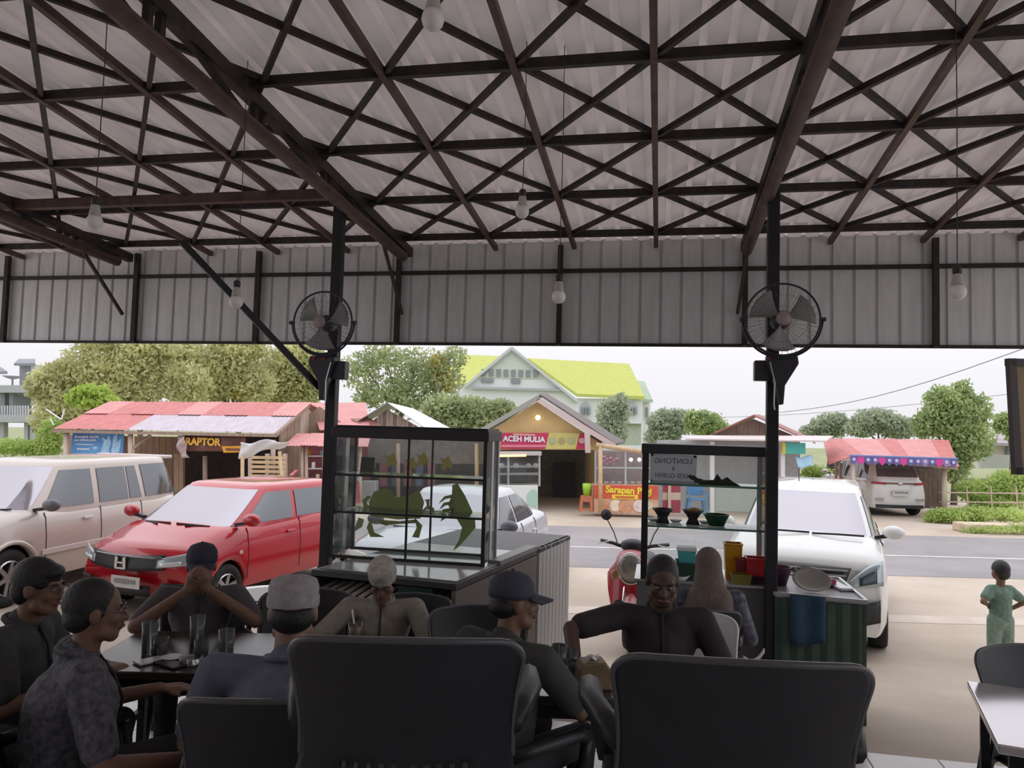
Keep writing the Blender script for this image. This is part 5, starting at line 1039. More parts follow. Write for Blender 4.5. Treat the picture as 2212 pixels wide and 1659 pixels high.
MB().lathe([(.0001, -.03), (.15, -.03), (.15, .03), (.0001, .03)], 18, c=(0, 0, .235), M=Matrix.Rotation(PI/2, 3, 'Y')).build('rim', RIM, wh)
MB().lathe([(.15, -.045), (.20, -.05), (.235, 0), (.20, .05), (.15, .045), (.15, -.045)], 26, c=(0, 1.24, .235), M=Matrix.Rotation(PI/2, 3, 'Y'), cap=False).build('rear_wheel', RUBBER, t, smooth=True)
for s_ in (-1, 1):
    MB().tube([(s_*.075, .0, .235), (s_*.07, .10, .62)], .022, 8).build('fork', CHROME, t, smooth=True)
    MB().tube([(s_*.05, .12, .97), (s_*.20, .14, 1.01), (s_*.34, .22, 1.02)], [.02, .018, .018], 8).build('handlebar', DKP, t, smooth=True)
    MB().tube([(s_*.24, .16, 1.03), (s_*.26, .05, 1.03), (s_*.36, .13, 1.0)], .006, 6).build('brake_lever', ALU, t)
    m_ = MB().tube([(s_*.16, .14, 1.01), (s_*.20, .14, 1.12), (s_*.27, .15, 1.24)], .006, 6).build('mirror_stem', DKP, t)
    MB().lathe([(.0001, -.012), (.05, -.012), (.055, .004), (.0001, .02)], 18, c=(s_*.28, .14, 1.29), M=Matrix.Rotation(PI/2, 3, 'X')).build('mirror', DKP, t, smooth=True)
    MB().ball((s_*.17, .02, .72), (.035, .03, .05), 10, 8).build('indicator', mat('amber_lens', (.40, .22, .08), .3), t, smooth=True)
MB().ball((0, .12, 1.0), (.13, .09, .07), 14, 10).build('handlebar_cover', DKP, t, smooth=True)
MB().grid(lambda u, w: V(((2*u-1)*(.15-.03*w), .18+w*.42, .30)), 4, 4).build('footboard', DKP, t, solid=.03)
MB().ball((0, .98, .52), (.17, .48, .20), 16, 12).build('rear_body', SR, t, smooth=True); MB().ball((0, .90, .76), (.14, .38, .065), 16, 10).build('seat', DKP, t, smooth=True)
MB().lathe([(.0001, -.03), (.045, -.03), (.05, 0), (.0001, .02)], 14, c=(-.11, -.02, .44), M=Matrix.Rotation(PI/2, 3, 'X')).build('fog_lamp', DKP, t)
MB().tube([(-.06, .55, .28), (-.14, .5, .02)], .012, 6).build('side_stand', DKP, t)

# ================================================================ plastic armchairs
SHEEN = mat('painted_edge_sheen', (.09, .09, .10), .32)  # highlight along the chair edge, painted as a paler grey
def chair_proto(name, label, m, rimm, group):
    t = thing(name, label, 'chair', (0, 0, 0), 0, group)     # sitter faces local +y
    def hwid(k): return .262+.012*k-.02*math.sin(k*PI)+.05*max(0, .32-k)/.32*(max(0, .32-k)/.32)
    def back(u, w):
        s_ = 2*u-1; w = 1-(1-w)**1.5; rc = .06
        zc_ = .41+(.875-.41)*w; k = max(0, (zc_-(.875-rc))/rc)
        hx = hwid(w)-rc+rc*math.sqrt(max(0, 1-k*k)); x = s_*hx; q = x/.262
        return V((x, -.23-.13*w+.075*q*q+.02*math.sin(w*PI), zc_-.018*q*q*w))
    NU, NV = 34, 24
    slot = lambda i, j: (2 <= j <= 4) and i in (7, 9, 11, 13, 15, 18, 20, 22, 24, 26)
    MB().grid(back, NU, NV, slot).build('backrest', m, t, smooth=True, solid=.014)
    rim = [back(0, k/24) for k in range(5, 25)]+[back(k/20, 1) for k in range(1, 20)]+[back(1, k/24) for k in range(24, 4, -1)]
    MB().tube(rim, .009, 6).build('back_rim', rimm, t, smooth=True)  # rim tube carries the painted edge highlight in its paler colour
    MB().grid(lambda u, w: V(((2*u-1)*(.245-.02*w), -.24+.47*w, .425-.03*math.sin(PI*u)*math.sin(PI*min(1, w*1.1))-(.03*max(0, w-.85)/.15))), 10, 10).build('seat', m, t, smooth=True, solid=.022)
    for s_ in (-1, 1):
        for y, yy in ((-.24, -.30), (.20, .24)): MB().tube([(s_*.23, y, .42), (s_*.25, (y+yy)/2, .22), (s_*.27, yy, 0)], [.034, .028, .022], 8).build('leg', m, t, smooth=True)
        e = back(0 if s_ < 0 else 1, .36)
        MB().tube([e, e+V((s_*.028, .10, .012)), V((s_*.305, .02, .645)), V((s_*.305, .16, .635)), V((s_*.295, .235, .60))], [.028, .030, .030, .030, .026], 8).build('armrest', m, t, smooth=True)
        MB().tube([(s_*.295, .235, .60), (s_*.275, .245, .50), (s_*.25, .22, .40)], [.026, .024, .026], 8).build('arm_post', m, t, smooth=True)
    return t
grp = 'black plastic armchairs'
ch0 = chair_proto('plastic_armchair', 'big black armchair back nearest the camera, left of the two in front', BLACKP, SHEEN, grp)
def set_chair(o, px, py, dd, ang, sc):
    p = at(px, py, dd); off = Matrix.Rotation(YAW+ang, 3, 'Z') @ V((0, -.35, 0)); o.location = (p.x-off.x, p.y-off.y, .505); o.rotation_euler = (0, 0, YAW+ang); o.scale = (sc, 1, (p.z-.505)/.868)
set_chair(ch0, 872, 1388, 1.75, .03, 1.05)
set_chair(tree_copy(ch0, (0, 0, 0), 0, 'big black armchair back nearest the camera, right of the two in front'), 1620, 1436, 1.66, -.08, 1.09)
CHAIRS = {}
def chair_at(px, py, ang, label, s_=1.):                    # an empty chair: its back-rest top seen at px, py
    p = gz(px, py, .866*s_); off = Matrix.Rotation(YAW+ang, 3, 'Z') @ V((0, -.35*s_, 0)); return tree_copy(ch0, (p.x-off.x, p.y-off.y, 0), YAW+ang, label, None, s_)
def sit_on(t, label, dx=0, dy=0, src=None):                 # the chair under a sitter
    o = src or ch0; q = Matrix.Rotation(t.rotation_euler.z, 3, 'Z') @ V((dx, dy-.03, 0)); s_ = max(.92, min(1.06, t.scale.x)); L = (t.location.x+q.x, t.location.y+q.y, 0)
    if src: src.location = L; src.rotation_euler = (0, 0, t.rotation_euler.z); return src
    return tree_copy(ch0, L, t.rotation_euler.z, label, None, s_)

# ================================================================ dining tables
DKT = mat('dark_brown_tabletop', (.045, .032, .028), .22, var=.25, scale=6); TLEG = mat('black_table_steel', (.02, .02, .024), .4, .3)
def table(name, label, c, ang, w, d, m, h=.745):
    t = thing(name, label, 'table', c, ang)
    MB().box((0, 0, h-.018), (w, d, .036)).build('table_top', m, t, bevel=.006)
    for sx in (-1, 1):
        for sy in (-1, 1): MB().beam((sx*(w/2-.06), sy*(d/2-.06), 0), (sx*(w/2-.06), sy*(d/2-.06), h-.036), .035, .035).build('leg', TLEG, t)
        MB().beam((sx*(w/2-.06), -(d/2-.06), .36), (sx*(w/2-.06), d/2-.06, .36), .03, .03).build('stretcher', TLEG, t)
    for sy in (-1, 1): MB().beam((-(w/2-.06), sy*(d/2-.06), h-.075), (w/2-.06, sy*(d/2-.06), h-.075), .03, .06).build('rail', TLEG, t)
    MB().beam((-(w/2-.06), -(d/2-.06), .36), (w/2-.06, -(d/2-.06), .36), .03, .03).build('stretcher', TLEG, t)
    return t
def flat(px, py, z): return gz(px, py, z)
tb1 = table('dining_table', 'dark brown table where the five men sit with drinks', W(*UVW(onV(585, 1410, 3.72))[:2], 0), YAW+.02, 1.55, .66, DKT)
tb2 = table('dining_table', 'dark table with a tissue box between the two front armchairs', W(*UVW(onV(1330, 1460, 3.42))[:2], 0), YAW-.02, .88, .42, mat('glossy_dark_top', (.05, .045, .05), .12, var=.2))
tb3 = table('dining_table', 'white topped table at the right edge', W(*UVW(onV(2425, 1520, 3.02))[:2], 0), YAW-.42, .95, .8, mat('pinkish_white_top', (.84, .80, .84), .16, .62))
tb4 = table('garden_table', 'oval pale table top with a grey centre beyond the blue shirted man', W(*UVW(onV(608, 1290, 4.98))[:2], 0), YAW, .2, .2, DKT, .70)
for o in list(tb4.children): bpy.data.objects.remove(o)
MB().lathe([(.0001, .70), (.40, .70), (.43, .715), (.40, .735), (.0001, .735)], 32, sy=.8).build('table_top', mat('pinkish_white_top', ()), tb4, smooth=True) if False else MB().lathe([(.0001, .70), (.40, .70), (.43, .715), (.40, .735), (.0001, .735)], 32, sy=.8).build('table_top', MATS['pinkish_white_top'], tb4)
MB().lathe([(.0001, .736), (.30, .736), (.30, .742), (.0001, .742)], 32, sy=.75).build('grey_centre', mat('grey_laminate_centre', (.40, .41, .42), .25), tb4)
for k in range(4): MB().tube([(.28*math.cos(k*PI/2+.7), .22*math.sin(k*PI/2+.7), 0), (.2*math.cos(k*PI/2+.7), .16*math.sin(k*PI/2+.7), .70)], .018, 8).build('leg', TLEG, tb4)

# ================================================================ chairs round the tables
chair_at(668, 1276, PI+.1, 'empty black armchair between the blue shirt and the man in tan')
chair_at(1032, 1312, PI+.1, 'empty black armchair left of the man in the brimmed hat')
chair_at(2198, 1398, PI+.06, 'black armchair with a slotted back behind the white topped table')
wc = chair_proto('white_armchair', 'white plastic armchair under the man in the black shirt', mat('white_plastic', (.62, .61, .62), .4), mat('white_plastic_edge', (.72, .71, .72), .4), 'white plastic armchairs')

# ================================================================ people
def cap(mb, p, q, r1, r2, n=10):                         # a tapering limb with rounded ends
    p, q = V(p), V(q); mb.tube([p, p.lerp(q, .5), q], [r1, (r1+r2)/2, r2], n); mb.ball(p, r1, n, 8); mb.ball(q, r2, n, 8)
def remesh(mb, name, m, parent, vox, smooth=4):
    o = mb.build(name, m, parent, smooth=True)
    md = o.modifiers.new('skin', 'REMESH'); md.mode = 'VOXEL'; md.voxel_size = vox; md.use_smooth_shade = True
    md = o.modifiers.new('soft', 'SMOOTH'); md.factor = .5; md.iterations = smooth
    return o
SKIN = mat('brown_skin', (.20, .105, .07), .55, var=.08, scale=20); SKIN2 = mat('tan_skin', (.27, .155, .11), .55, var=.08, scale=20); HAIR = mat('black_hair', (.012, .011, .011), .5, var=.3, scale=60, bump=.4)
EYEW = mat('eye_white', (.24, .21, .20), .5); LIP = mat('lip', (.22, .09, .075), .5)
def hand(mb, w, d, up, s=1, curl=.5, side=1):
    """palm, four fingers and a thumb; d points along the hand, up is the back of the hand"""
    d = V(d).normalized(); up = (V(up)-d*V(up).dot(d)).normalized(); x = d.cross(up)*side; w = V(w)
    pc = w+d*.045*s
    for k in range(4):
        o = (k-1.5)*.021*s; cap(mb, w+x*o*.7+d*.005, w+d*.082*s+x*o, .0135*s, .0115*s, 8)
        L = (.062, .072, .068, .054)[k]*s; a = w+d*.085*s+x*o*1.05
        d1 = (d*math.cos(curl*.6)-up*math.sin(curl*.6)); b_ = a+d1*L*.55; d2 = (d*math.cos(curl*1.5)-up*math.sin(curl*1.5)); c = b_+d2*L*.5
        cap(mb, a, b_, .0095*s, .0088*s, 8); cap(mb, b_, c, .0088*s, .0075*s, 8)
    t0 = w+d*.025*s-x*.026*s; t1 = t0+(d*.7-x*.55-up*.25)*.042*s; t2 = t1+(d*.9-x*.15-up*.35)*.034*s
    cap(mb, t0, t1, .0135*s, .011*s, 8); cap(mb, t1, t2, .011*s, .0085*s, 8)
def person(label, head_px, dd, ang, ztop=None, lean=.1, turn=0, nod=0, tilt=0, arms=None, shirt=None, trousers=None, skin=SKIN, sleeve='short', hair='short', hat=None, scale=None, face=True, twist=0, width=1., group='people at the cafe', legs=True, sway=0):
    """seated figure; local +y is the way the sitter faces; head_px is the top of the head or hat"""
    hip = V((0, -.06, .50)); chest = hip+V((sway*.3, math.sin(lean)*.30, math.cos(lean)*.30)); neck = hip+V((sway*.7, math.sin(lean)*.50, math.cos(lean)*.49)); hd = neck+V((sway, .03+math.sin(lean)*.14, .155))
    ex = .035 if hat else .012
    top = hd+V((0, 0, .115+ex))
    P = at(head_px[0], head_px[1], dd); s = P.z/top.z if scale is None else scale
    R = Matrix.Rotation(YAW+ang, 3, 'Z'); base = P-(R @ top)*s
    t = thing('person', label, 'person', V((base.x, base.y, 0)), YAW+ang, group, s)
    sh = .185*width
    SL, SR_ = neck+V((-sh, -.005, -.045)), neck+V((sh, -.005, -.045))
    arms = arms or {}
    eL, hL, dL = arms.get('L', ((-.27, .02, .66), (-.2, .28, .70), (.3, 1, 0)))
    eR, hR, dR = arms.get('R', ((.27, .02, .66), (.2, .28, .70), (-.3, 1, 0)))
    H3 = Matrix.Rotation(turn, 3, 'Z') @ Matrix.Rotation(-nod, 3, 'X') @ Matrix.Rotation(tilt, 3, 'Y')
    hp = lambda x, y, z: hd+H3 @ V((x, y, z))
    b = MB()
    # torso, legs
    cap(b, hip, chest, .125*width, .135*width, 14); cap(b, chest+V((-.07, 0, .02)), neck+V((-.06, 0, -.09)), .105, .085, 12); cap(b, chest+V((.07, 0, .02)), neck+V((.06, 0, -.09)), .105, .085, 12)
    cap(b, neck+V((0, -.005, -.06)), hd+V((0, -.015, -.05)), .058, .052, 12)
    for q in (SL, SR_): cap(b, neck+V((0, -.005, -.07)), q, .06, .058, 10)
    for q, e, h, d, sd in ((SL, eL, hL, dL, -1), (SR_, eR, hR, dR, 1)):
        cap(b, q, e, .052, .041, 10); e, h = V(e), V(h); cap(b, e, h, .041, .026, 10)
        up = arms.get('up', V((0, 0, 1))); hand(b, h, d, up, 1.0, arms.get('curl', .5), sd)
    if legs:
        for sx in (-1, 1):
            k = V((sx*.13, .40, .50)); cap(b, hip+V((sx*.08, 0, -.01)), k, .085, .058, 12); cap(b, k, (sx*.13, .36, .08), .055, .036, 10); cap(b, (sx*.13, .34, .035), (sx*.14, .50, .028), .034, .026, 10)
    # head
    b.ball(hp(0, -.012, .028), (.076, .096, .086), 20, 14, H3); b.ball(hp(0, .030, -.035), (.062, .062, .074), 18, 12, H3); cap(b, hp(-.02, .062, -.088), hp(.02, .062, -.088), .026, .026); cap(b, hp(-.045, .03, -.07), hp(-.02, .06, -.09), .03, .026); cap(b, hp(.045, .03, -.07), hp(.02, .06, -.09), .03, .026)
    cap(b, hp(0, .088, .012), hp(0, .108, -.028), .009, .0145, 8); cap(b, hp(-.013, .094, -.03), hp(.013, .094, -.03), .010, .010, 8)
    cap(b, hp(-.042, .076, .022), hp(.042, .076, .022), .013, .013, 8)
    for sx in (-1, 1): b.ball(hp(sx*.078, -.004, -.008), (.011, .023, .034), 10, 8, H3); b.ball(hp(sx*.04, .06, -.022), .026, 10, 8)
    b.ball(hp(0, .086, -.060), (.026, .014, .013), 10, 8, H3)
    body = remesh(b, 'body', skin, t, .0085, 3)
    if face:
        for sx in (-1, 1):
            e = MB(); e.ball(hp(sx*.031, .0775, .004), .0125, 10, 8); e = e.build('eye', EYEW, t, smooth=True); MB().ball(hp(sx*.031, .0868, .003), .006, 8, 6).build('iris', HAIR, e, smooth=True)
            MB().tube([hp(sx*.016, .093, .024), hp(sx*.034, .092, .030), hp(sx*.052, .080, .026)], .004, 6).build('eyebrow', HAIR, t, smooth=True)
        MB().tube([hp(-.024, .090, -.062), hp(-.01, .101, -.057), hp(0, .1025, -.059), hp(.01, .101, -.057), hp(.024, .090, -.062)], .0055, 6).build('lips', LIP, t, smooth=True)
    # clothes
    c = MB(); cap(c, hip+V((0, 0, .0)), chest, .140*width, .150*width, 14); cap(c, chest+V((-.07, 0, .02)), neck+V((-.06, 0, -.085)), .118, .098, 12); cap(c, chest+V((.07, 0, .02)), neck+V((.06, 0, -.085)), .118, .098, 12)
    cap(c, neck+V((0, -.012, -.055)), neck+V((0, -.012, .005)), .070, .064, 12)
    for q, e, h in ((SL, eL, hL), (SR_, eR, hR)):
        e, h = V(e), V(h); cap(c, neck+V((0, -.005, -.065)), q, .072, .072, 10)
        if sleeve == 'short': cap(c, q, q.lerp(e, .78), .071, .066, 10)
        else: cap(c, q, e, .068, .056, 10); cap(c, e, e.lerp(h, .9), .056, .042, 10)
    remesh(c, 'shirt', shirt, t, .013, 4)
    cb = MB(); cb.tube([neck+V((.068*math.cos(a), -.012+.066*math.sin(a), .012-.016*math.sin(a))) for a in [2*PI*k/20 for k in range(20)]], .014, 8, True); cb.build('collar', shirt, t, smooth=True)
    MB().tube([neck+V((0, .058, -.005)), neck+V((0, .105*width, -.09)), chest+V((0, .158*width, .0)), hip+V((0, .150*width, .06))], .007, 6).build('placket', mat('dark_placket', (.03, .03, .032), .8), t, smooth=True)
    if legs:
        c = MB(); cap(c, hip+V((-.05, 0, -.03)), hip+V((.05, 0, -.03)), .118, .118, 12)
        for sx in (-1, 1):
            k = V((sx*.13, .40, .50)); cap(c, hip+V((sx*.08, 0, -.02)), k, .098, .072, 12); cap(c, k, (sx*.13, .365, .11), .069, .056, 10)
        remesh(c, 'trousers', trousers or mat('dark_trousers', (.03, .03, .035), .8, var=.2), t, .014, 4)
        for sx in (-1, 1): MB().ball((sx*.135, .43, .035), (.048, .13, .036), 14, 8).build('shoe', mat('dark_shoe', (.03, .025, .02), .5), t, smooth=True)
    # hair and hats
    if hair:
        h_ = MB()
        if hair == 'short':
            h_.ball(hp(0, -.024, .036), (.083, .099, .090), 20, 14, H3); h_.ball(hp(0, -.052, -.018), (.074, .062, .066), 16, 10, H3)
            for sx in (-1, 1): h_.ball(hp(sx*.060, -.012, .012), (.024, .045, .045), 10, 8, H3)
        elif hair == 'fringe': h_.ball(hp(0, -.020, .042), (.086, .104, .092), 20, 14, H3); h_.ball(hp(0, -.052, -.018), (.076, .064, .070), 16, 10, H3); h_.ball(hp(0, .045, .075), (.066, .05, .035), 14, 10, H3)
        elif hair == 'low': h_.ball(hp(0, -.045, -.012), (.080, .070, .060), 16, 10, H3)
        remesh(h_, 'hair', HAIR, t, .009, 2)
    t['_hp'] = 0
    del t['_hp']
    return t, hp, H3, dict(neck=neck, hip=hip, chest=chest, hd=hd, SL=SL, SR=SR_)
def kopiah(t, hp, H3, m, h=.095):
    MB().lathe([(.086, -.012), (.089, .0), (.088, h*.6), (.079, h*.86), (.045, h*.99), (.0001, h+.003)], 28, c=hp(0, -.014, .035), M=H3, sy=1.16).build('skullcap', m, t, smooth=True)
    MB().lathe([(.090, -.014), (.092, .0), (.092, .022), (.090, .026)], 28, c=hp(0, -.014, .035), M=H3, sy=1.16, cap=False).build('cap_band', m, t, smooth=True)
def ballcap(t, hp, H3, m, brim=.09, flat_top=False):
    MB().lathe([(.090, -.01), (.092, .015), (.088, .05), (.068, .082), (.03, .098), (.0001, .10)], 26, c=hp(0, -.014, .036), M=H3, sy=1.12).build('cap_crown', m, t, smooth=True)
    o_ = MB().grid(lambda u, w: hp((2*u-1)*.075*(1-.25*w*w), .075+brim*w*(1-.45*(2*u-1)**2)-.028*(2*u-1)**2, .040-.030*w-.012*(2*u-1)**2), 12, 6); o_.build('cap_peak', m, t, smooth=True, solid=.006)
    MB().ball(hp(0, -.014, .137), .009, 8, 6).build('cap_button', m, t)
def glasses(t, hp):
    fr = mat('thin_metal_frame', (.25, .22, .2), .25, .8)
    for sx in (-1, 1):
        MB().tube([hp(sx*.033+.022*math.cos(a), .100, .004+.016*math.sin(a)) for a in [2*PI*k/18 for k in range(18)]], .0018, 5, True).build('spectacle_rim', fr, t); MB().tube([hp(sx*.055, .100, .008), hp(sx*.074, .06, .008), hp(sx*.081, -.02, .005)], .0018, 5).build('spectacle_arm', fr, t)
    MB().tube([hp(-.011, .101, .008), hp(.011, .101, .008)], .002, 5).build('spectacle_bridge', fr, t)
shm = lambda n, c, **k: mat(n, c, .85, **({'var': .12, 'scale': 25} | k))
# left edge, profile to the right
t, hp, H3, d = person('man in profile at the left edge in a dark shirt, looking right', (88, 1206), 3.30, -1.50, lean=.16, nod=.12, shirt=shm('charcoal_shirt', (.06, .06, .062)), hair='fringe', arms=dict(L=((-.25, .10, .72), (-.10, .33, .77), (.4, 1, .0)), R=((.26, .10, .70), (.16, .33, .77), (-.2, 1, 0))))
glasses(t, hp); sit_on(t, 'black armchair the man at the left edge sits on')
# patterned shirt, seen from behind his left
t, hp, H3, d = person('man in glasses and a dark patterned shirt at the near end of the table', (212, 1246), 2.86, -.95, lean=.10, turn=-.12, nod=.06, width=1.1, hair='short', shirt=mat('dark_batik_shirt', (.035, .035, .042), .85, scale=34, col2=(.16, .16, .19)), arms=dict(L=((-.30, .06, .70), (-.22, .32, .74), (.3, 1, 0)), R=((.34, .04, .68), (.30, .30, .64), (-.1, 1, -.1))))
glasses(t, hp); sit_on(t, 'black armchair the man in the patterned shirt sits on')
# cap, drinking
cupm = mat('drinking_glass_dark', (.10, .06, .05), .15)
t, hp, H3, d = person('man in a dark cap facing the camera, hands raised to his mouth', (438, 1168), 4.25, PI+.30, lean=.22, nod=.10, hat=1, hair='low', shirt=shm('dark_grey_red_shirt', (.10, .085, .095)), width=1.12,
    arms=dict(L=((-.33, .26, .82), (-.045, .27, 1.03), (.45, .25, .8)), R=((.33, .26, .82), (.045, .27, 1.03), (-.45, .25, .8)), curl=.9, up=V((0, 1, .2))))
ballcap(t, hp, H3, mat('navy_cap_cloth', (.035, .034, .055), .8, var=.2)); sit_on(t, 'black armchair behind the man drinking in a cap')
o = MB().lathe([(.0001, 0), (.026, 0), (.034, .085), (.031, .085), (.024, .005), (.0001, .005)], 18).build('coffee_glass', cupm, smooth=True); o.location = (mw(t) @ hp(0, .135, -.085)); o.rotation_euler = (.5, 0, YAW); tag(o, 'small glass held at the mouth of the man in the dark cap', 'glass')
# blue shirt from behind
t, hp, H3, d = person('man in a blue grey shirt and white skullcap seen from behind', (637, 1230), 2.78, .06, lean=.14, turn=.12, nod=.12, hat=1, hair='low', shirt=shm('blue_grey_shirt', (.13, .14, .19)), width=1.3, skin=SKIN2, arms=dict(L=((-.33, .02, .70), (-.20, .27, .775), (.5, 1, 0)), R=((.31, .10, .72), (.14, .32, .78), (-.5, 1, 0))))
kopiah(t, hp, H3, mat('grey_white_knit', (.34, .32, .33), .85, var=.15, scale=40)); sit_on(t, 'black armchair the blue shirted man sits on').scale = (1.0, 1.0, 1.14)
# tan shirt, looking down
t, hp, H3, d = person('man in a tan shirt and pale skullcap looking down at his glass', (828, 1200), 4.28, PI+.05, lean=.24, nod=.72, hat=1, hair='low', shirt=mat('khaki_check_shirt', (.24, .225, .19), .85, scale=18, col2=(.36, .33, .28)), width=1.15, arms=dict(L=((-.34, .22, .70), (-.12, .42, .765), (.7, .6, 0)), R=((.42, .26, .74), (.36, .46, .78), (.3, 1, 0))))
kopiah(t, hp, H3, mat('pale_embroidered_cap', (.45, .42, .38), .85, var=.25, scale=30), .09); sit_on(t, 'black armchair the man in tan sits on', -.14)
# brimmed hat
t, hp, H3, d = person('man in a dark flat brimmed hat seen from behind, turned right', (1112, 1226), 3.25, -.72, lean=.12, turn=-.55, nod=.04, hat=1, hair='low', shirt=shm('dark_green_grey_shirt', (.055, .058, .055), scale=14), width=1.15, arms=dict(L=((-.30, .08, .70), (-.15, .33, .77), (.4, 1, 0)), R=((.30, .14, .73), (.20, .38, .775), (-.1, 1, 0))))
ballcap(t, hp, H3, mat('dark_slate_hat', (.05, .055, .08), .8, var=.15), .11)
MB().ball(hp(-.085, -.01, -.03), (.012, .03, .045), 10, 8, H3).build('grey_sideburn', mat('grey_hair', (.45, .43, .42), .8, var=.2), t, smooth=True); MB().ball(hp(-.055, .05, -.075), (.03, .035, .04), 12, 8, H3).build('grey_beard', MATS['grey_hair'], t, smooth=True); sit_on(t, 'black armchair the man in the brimmed hat sits on')
# bald man facing the camera, one arm out
t, hp, H3, d = person('man in a black shirt facing the camera, arm stretched to the table', (1432, 1200), 3.80, PI-.12, lean=.12, nod=.34, skin=mat('deep_brown_skin', (.10, .055, .04), .55, var=.08, scale=20), hair='short', shirt=shm('near_black_shirt', (.035, .028, .03)), width=1.12, arms=dict(R=((.46, .16, .90), (.40, .52, .70), (-.1, .9, -.25)), L=((-.33, .06, .68), (-.22, .30, .62), (.4, 1, -.2))))
sit_on(t, '', -.16, 0, wc)
# woman in a headscarf
t, hp, H3, d = person('woman in a long brown headscarf and dark patterned dress, seen from behind', (1530, 1180), 4.75, -.12, lean=.10, nod=.15, hat=1, hair=None, sleeve='long', shirt=mat('dark_patterned_dress', (.035, .035, .05), .85, scale=22, col2=(.20, .20, .26)), arms=dict(R=((.30, .06, .66), (.20, .32, .72), (-.2, 1, 0)), L=((-.28, .08, .68), (-.15, .34, .78), (.3, 1, 0))))
c = MB(); SC_ = mat('brown_grey_scarf', (.15, .115, .10), .8, var=.2, scale=9, stretch=(6, 6, .6))
c.ball(hp(0, -.02, .035), (.095, .115, .112), 20, 14, H3); nk = d['neck']
cap(c, hp(0, -.035, -.03), nk+V((0, -.05, -.05)), .098, .125, 14); cap(c, nk+V((-.05, -.06, -.05)), nk+V((-.09, -.10, -.30)), .11, .10, 12); cap(c, nk+V((.05, -.06, -.05)), nk+V((.04, -.10, -.26)), .11, .10, 12); cap(c, nk+V((-.12, -.02, -.06)), nk+V((-.15, -.02, -.22)), .07, .075, 10)
remesh(c, 'headscarf', SC_, t, .013, 4)
MB().grid(lambda u, w: V((.20+.18*u, -.20+.20*u, .62-.05*math.sin(PI*u)-.03*w)), 10, 2).build('dress_hem', mat('pale_hem', (.42, .42, .46), .7), t, smooth=True, solid=.01); sit_on(t, 'black armchair the woman in the headscarf sits on', -.10).scale = (.94, .94, .96)

# ---- standing child seen from behind
P = at(2160, 1208, 7.75); g_ = GZ+.004; Hc = P.z-g_; t = thing('person', 'small child in a mint green suit standing in the car park, back turned', 'person', V((P.x, P.y, g_)), YAW+.05, 'people at the cafe', Hc/1.06)
b = MB(); hd = V((0, 0, .94)); H3 = Matrix.Rotation(.1, 3, 'Z'); hp = lambda x, y, z: hd+H3 @ V((x, y, z))
b.ball(hp(0, -.005, .02), (.074, .086, .085), 18, 12); b.ball(hp(0, .03, -.035), (.056, .055, .058), 14, 10); cap(b, hp(0, -.01, -.06), (0, -.005, .80), .042, .04); b.ball(hp(0, .085, -.015), .012, 8, 6)
for sx in (-1, 1): b.ball(hp(sx*.075, 0, -.01), (.010, .02, .026), 10, 8)
cap(b, (0, 0, .46), (0, 0, .70), .085, .09, 12)
for sx in (-1, 1):
    cap(b, (0, 0, .765), (sx*.10, 0, .755), .04, .042); e = V((sx*.215, -.05, .645)); h = V((sx*.13, .03, .56)) if sx > 0 else V((sx*.12, .02, .60)); cap(b, (sx*.10, 0, .755), e, .036, .028); cap(b, e, h, .028, .02); hand(b, h, (-sx*.8, .3, -.35), (0, -1, 0), .62, .5, sx)
    cap(b, (sx*.055, 0, .46), (sx*.065, .005, .26), .062, .046); cap(b, (sx*.065, .005, .26), (sx*.07, -.01, .06), .044, .028); cap(b, (sx*.07, -.02, .028), (sx*.075, .085, .022), .026, .020)
remesh(b, 'body', SKIN, t, .0075, 3)
MNT = mat('mint_suit', (.20, .30, .24), .8, scale=30, col2=(.11, .19, .15))
c = MB(); cap(c, (0, 0, .46), (0, 0, .69), .099, .104, 14); cap(c, (-.05, 0, .72), (.05, 0, .72), .075, .075)
for sx in (-1, 1): cap(c, (0, 0, .755), (sx*.10, 0, .75), .055, .056); cap(c, (sx*.10, 0, .75), (sx*.17, -.028, .69), .055, .05)
remesh(c, 'shirt', MNT, t, .011, 3)
c = MB(); cap(c, (-.03, 0, .45), (.03, 0, .45), .098, .098, 12)
for sx in (-1, 1): cap(c, (sx*.055, 0, .45), (sx*.068, .005, .26), .078, .066); cap(c, (sx*.068, .005, .26), (sx*.072, -.005, .11), .066, .062)
remesh(c, 'trousers', mat('mint_trousers', (.26, .36, .29), .8, scale=24, col2=(.17, .26, .20)), t, .011, 3)
c = MB(); c.ball(hp(0, -.012, .028), (.081, .092, .089), 18, 12); c.ball(hp(0, -.045, -.02), (.068, .05, .06), 14, 10); remesh(c, 'hair', HAIR, t, .008, 2)
for sx in (-1, 1): MB().ball((sx*.074, .03, .022), (.036, .08, .024), 12, 8).build('shoe', MATS['dark_shoe'], t, smooth=True)

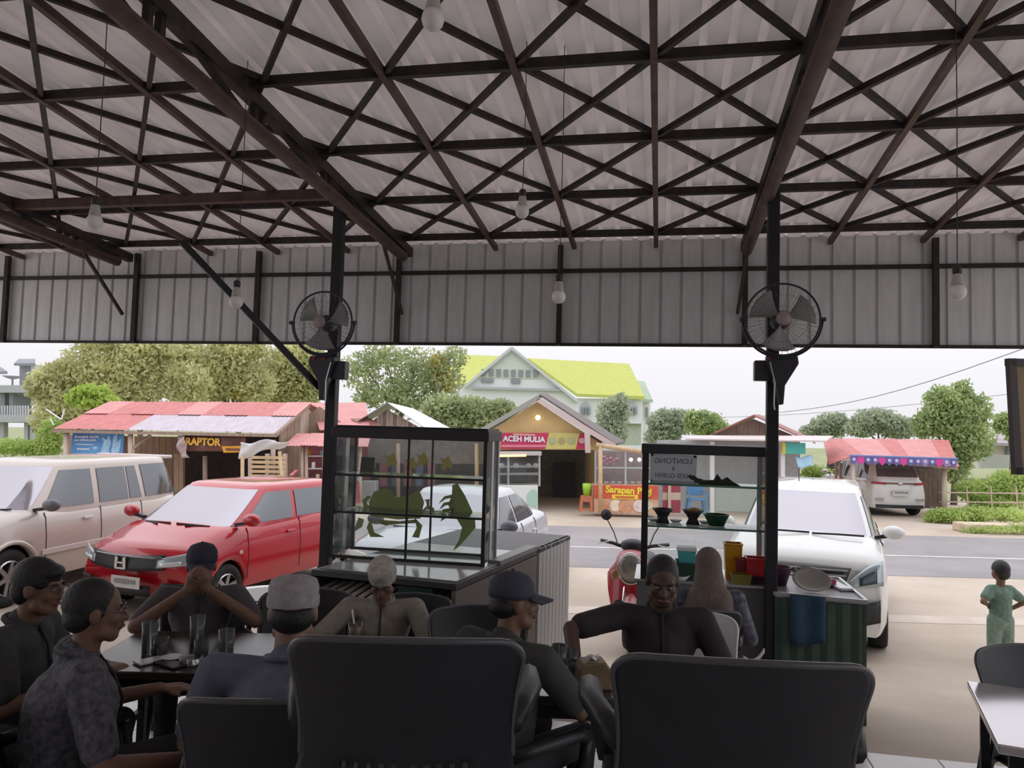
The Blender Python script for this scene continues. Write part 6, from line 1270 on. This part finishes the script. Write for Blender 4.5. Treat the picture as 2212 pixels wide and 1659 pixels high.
# ================================================================ things on the tables
TZ = .746
CLR = glassmat('drinking_glass', (.97, .98, .98), .07); COF = mat('black_coffee', (.02, .012, .01), .2); ICED = mat('milky_iced_drink', (.55, .38, .18), .4)
def glass(px, py, label, h=.12, r=.033, fill=None, fh=.5, z=TZ, grp='drinking glasses on the tables', straw=False):
    p = gz(px, py, z); t = thing('drinking_glass', label, 'glass', p, 0, grp)
    MB().lathe([(.0001, .0), (r*.86, 0), (r, h), (r*.93, h), (r*.80, .008), (.0001, .008)], 22).build('glass_wall', CLR, t, smooth=True)
    if fill: MB().lathe([(.0001, .009), (r*.79, .009), (r*(.80+.13*fh), h*fh), (.0001, h*fh)], 20).build('drink', fill, t, smooth=True)
    if straw: MB().tube([(.01, 0, .012), (-.02, 0, h*1.55)], .0045, 6).build('straw', WHITE, t, smooth=True)
    return t
glass(322, 1412, 'tall clear glass at the left end of the brown table', .145, .038)
glass(346, 1417, 'short glass of black coffee left on the brown table', .085, .035, COF, .7)
glass(424, 1398, 'tall clear glass before the man in the dark cap', .15, .036)
glass(434, 1424, 'short coffee glass half empty in the middle of the brown table', .085, .034, COF, .42)
glass(487, 1432, 'tall empty glass beside the blue shirted man', .15, .036)
glass(766, 1392, 'glass of iced drink with a white straw before the man in tan', .11, .036, ICED, .8, straw=True)
glass(1206, 1462, 'tall clear glass at the left end of the tissue box table', .14, .036)
glass(1232, 1458, 'clear glass standing behind the black cup', .11, .033)
glass(1238, 1470, 'dark coffee glass left of the tissue box', .085, .034, COF, .9)
p = gz(1280, 1483, TZ); t = thing('tissue_box', 'brown tissue box on the table between the front armchairs', 'tissue box', p, YAW+.1); TB = mat('brown_tissue_box', (.16, .11, .06), .5, scale=9, col2=(.26, .19, .10))
b = MB(); prof_ = [(-.075, 0), (.075, 0), (.07, .085), (.045, .115), (-.05, .112), (-.07, .085)]; b.prism([(x, -.055, z) for x, z in prof_], (0, .11, 0)); b.build('box', TB, t, bevel=.008)
MB().grid(lambda u, w: V(((u-.5)*.05+.01*math.sin(w*7), .01*math.sin(u*9), .105+.03*w)), 8, 5).build('tissue', WHITE, t, smooth=True, solid=.002)
def ontable(name, label, cat, px, py, mb, m, rz=0, smooth=False, z=TZ, **k):
    o = mb.build(name, m, smooth=smooth, **k); o.location = gz(px, py, z+.001); o.rotation_euler = (0, 0, rz); return tag(o, label, cat)
ontable('saucer', 'white saucer in front of the dark coffee glass', 'saucer', 1232, 1478, MB().lathe([(.0001, 0), (.04, 0), (.062, .012), (.058, .014), (.0001, .006)], 20), WHITE, smooth=True)
ontable('phone', 'dark phone lying at the edge of the tissue box table', 'phone', 1216, 1486, MB().box((0, 0, .005), (.075, .15, .009)), BLACKP, .9, bevel=.003)
ontable('saucer', 'small white saucer in the middle of the brown table', 'saucer', 372, 1424, MB().lathe([(.0001, 0), (.03, 0), (.05, .012), (.046, .014), (.0001, .006)], 20), WHITE, smooth=True)
ontable('phone', 'dark phone lying at the near edge of the brown table', 'phone', 368, 1436, MB().box((0, 0, .005), (.075, .15, .009)), BLACKP, 1.2, bevel=.003)
ontable('ashtray', 'clear ashtray in front of the half empty coffee glass', 'ashtray', 412, 1432, MB().lathe([(.0001, 0), (.045, 0), (.052, .025), (.044, .025), (.038, .008), (.0001, .008)], 18), mat('thick_clear_glass', (.75, .78, .78), .08, trans=.8), smooth=True)
ontable('phone', 'pale phone in a cover beside the saucer on the brown table', 'phone', 330, 1428, MB().box((0, 0, .005), (.075, .15, .009)), mat('pale_phone_cover', (.6, .6, .6), .3), -.5, bevel=.003)
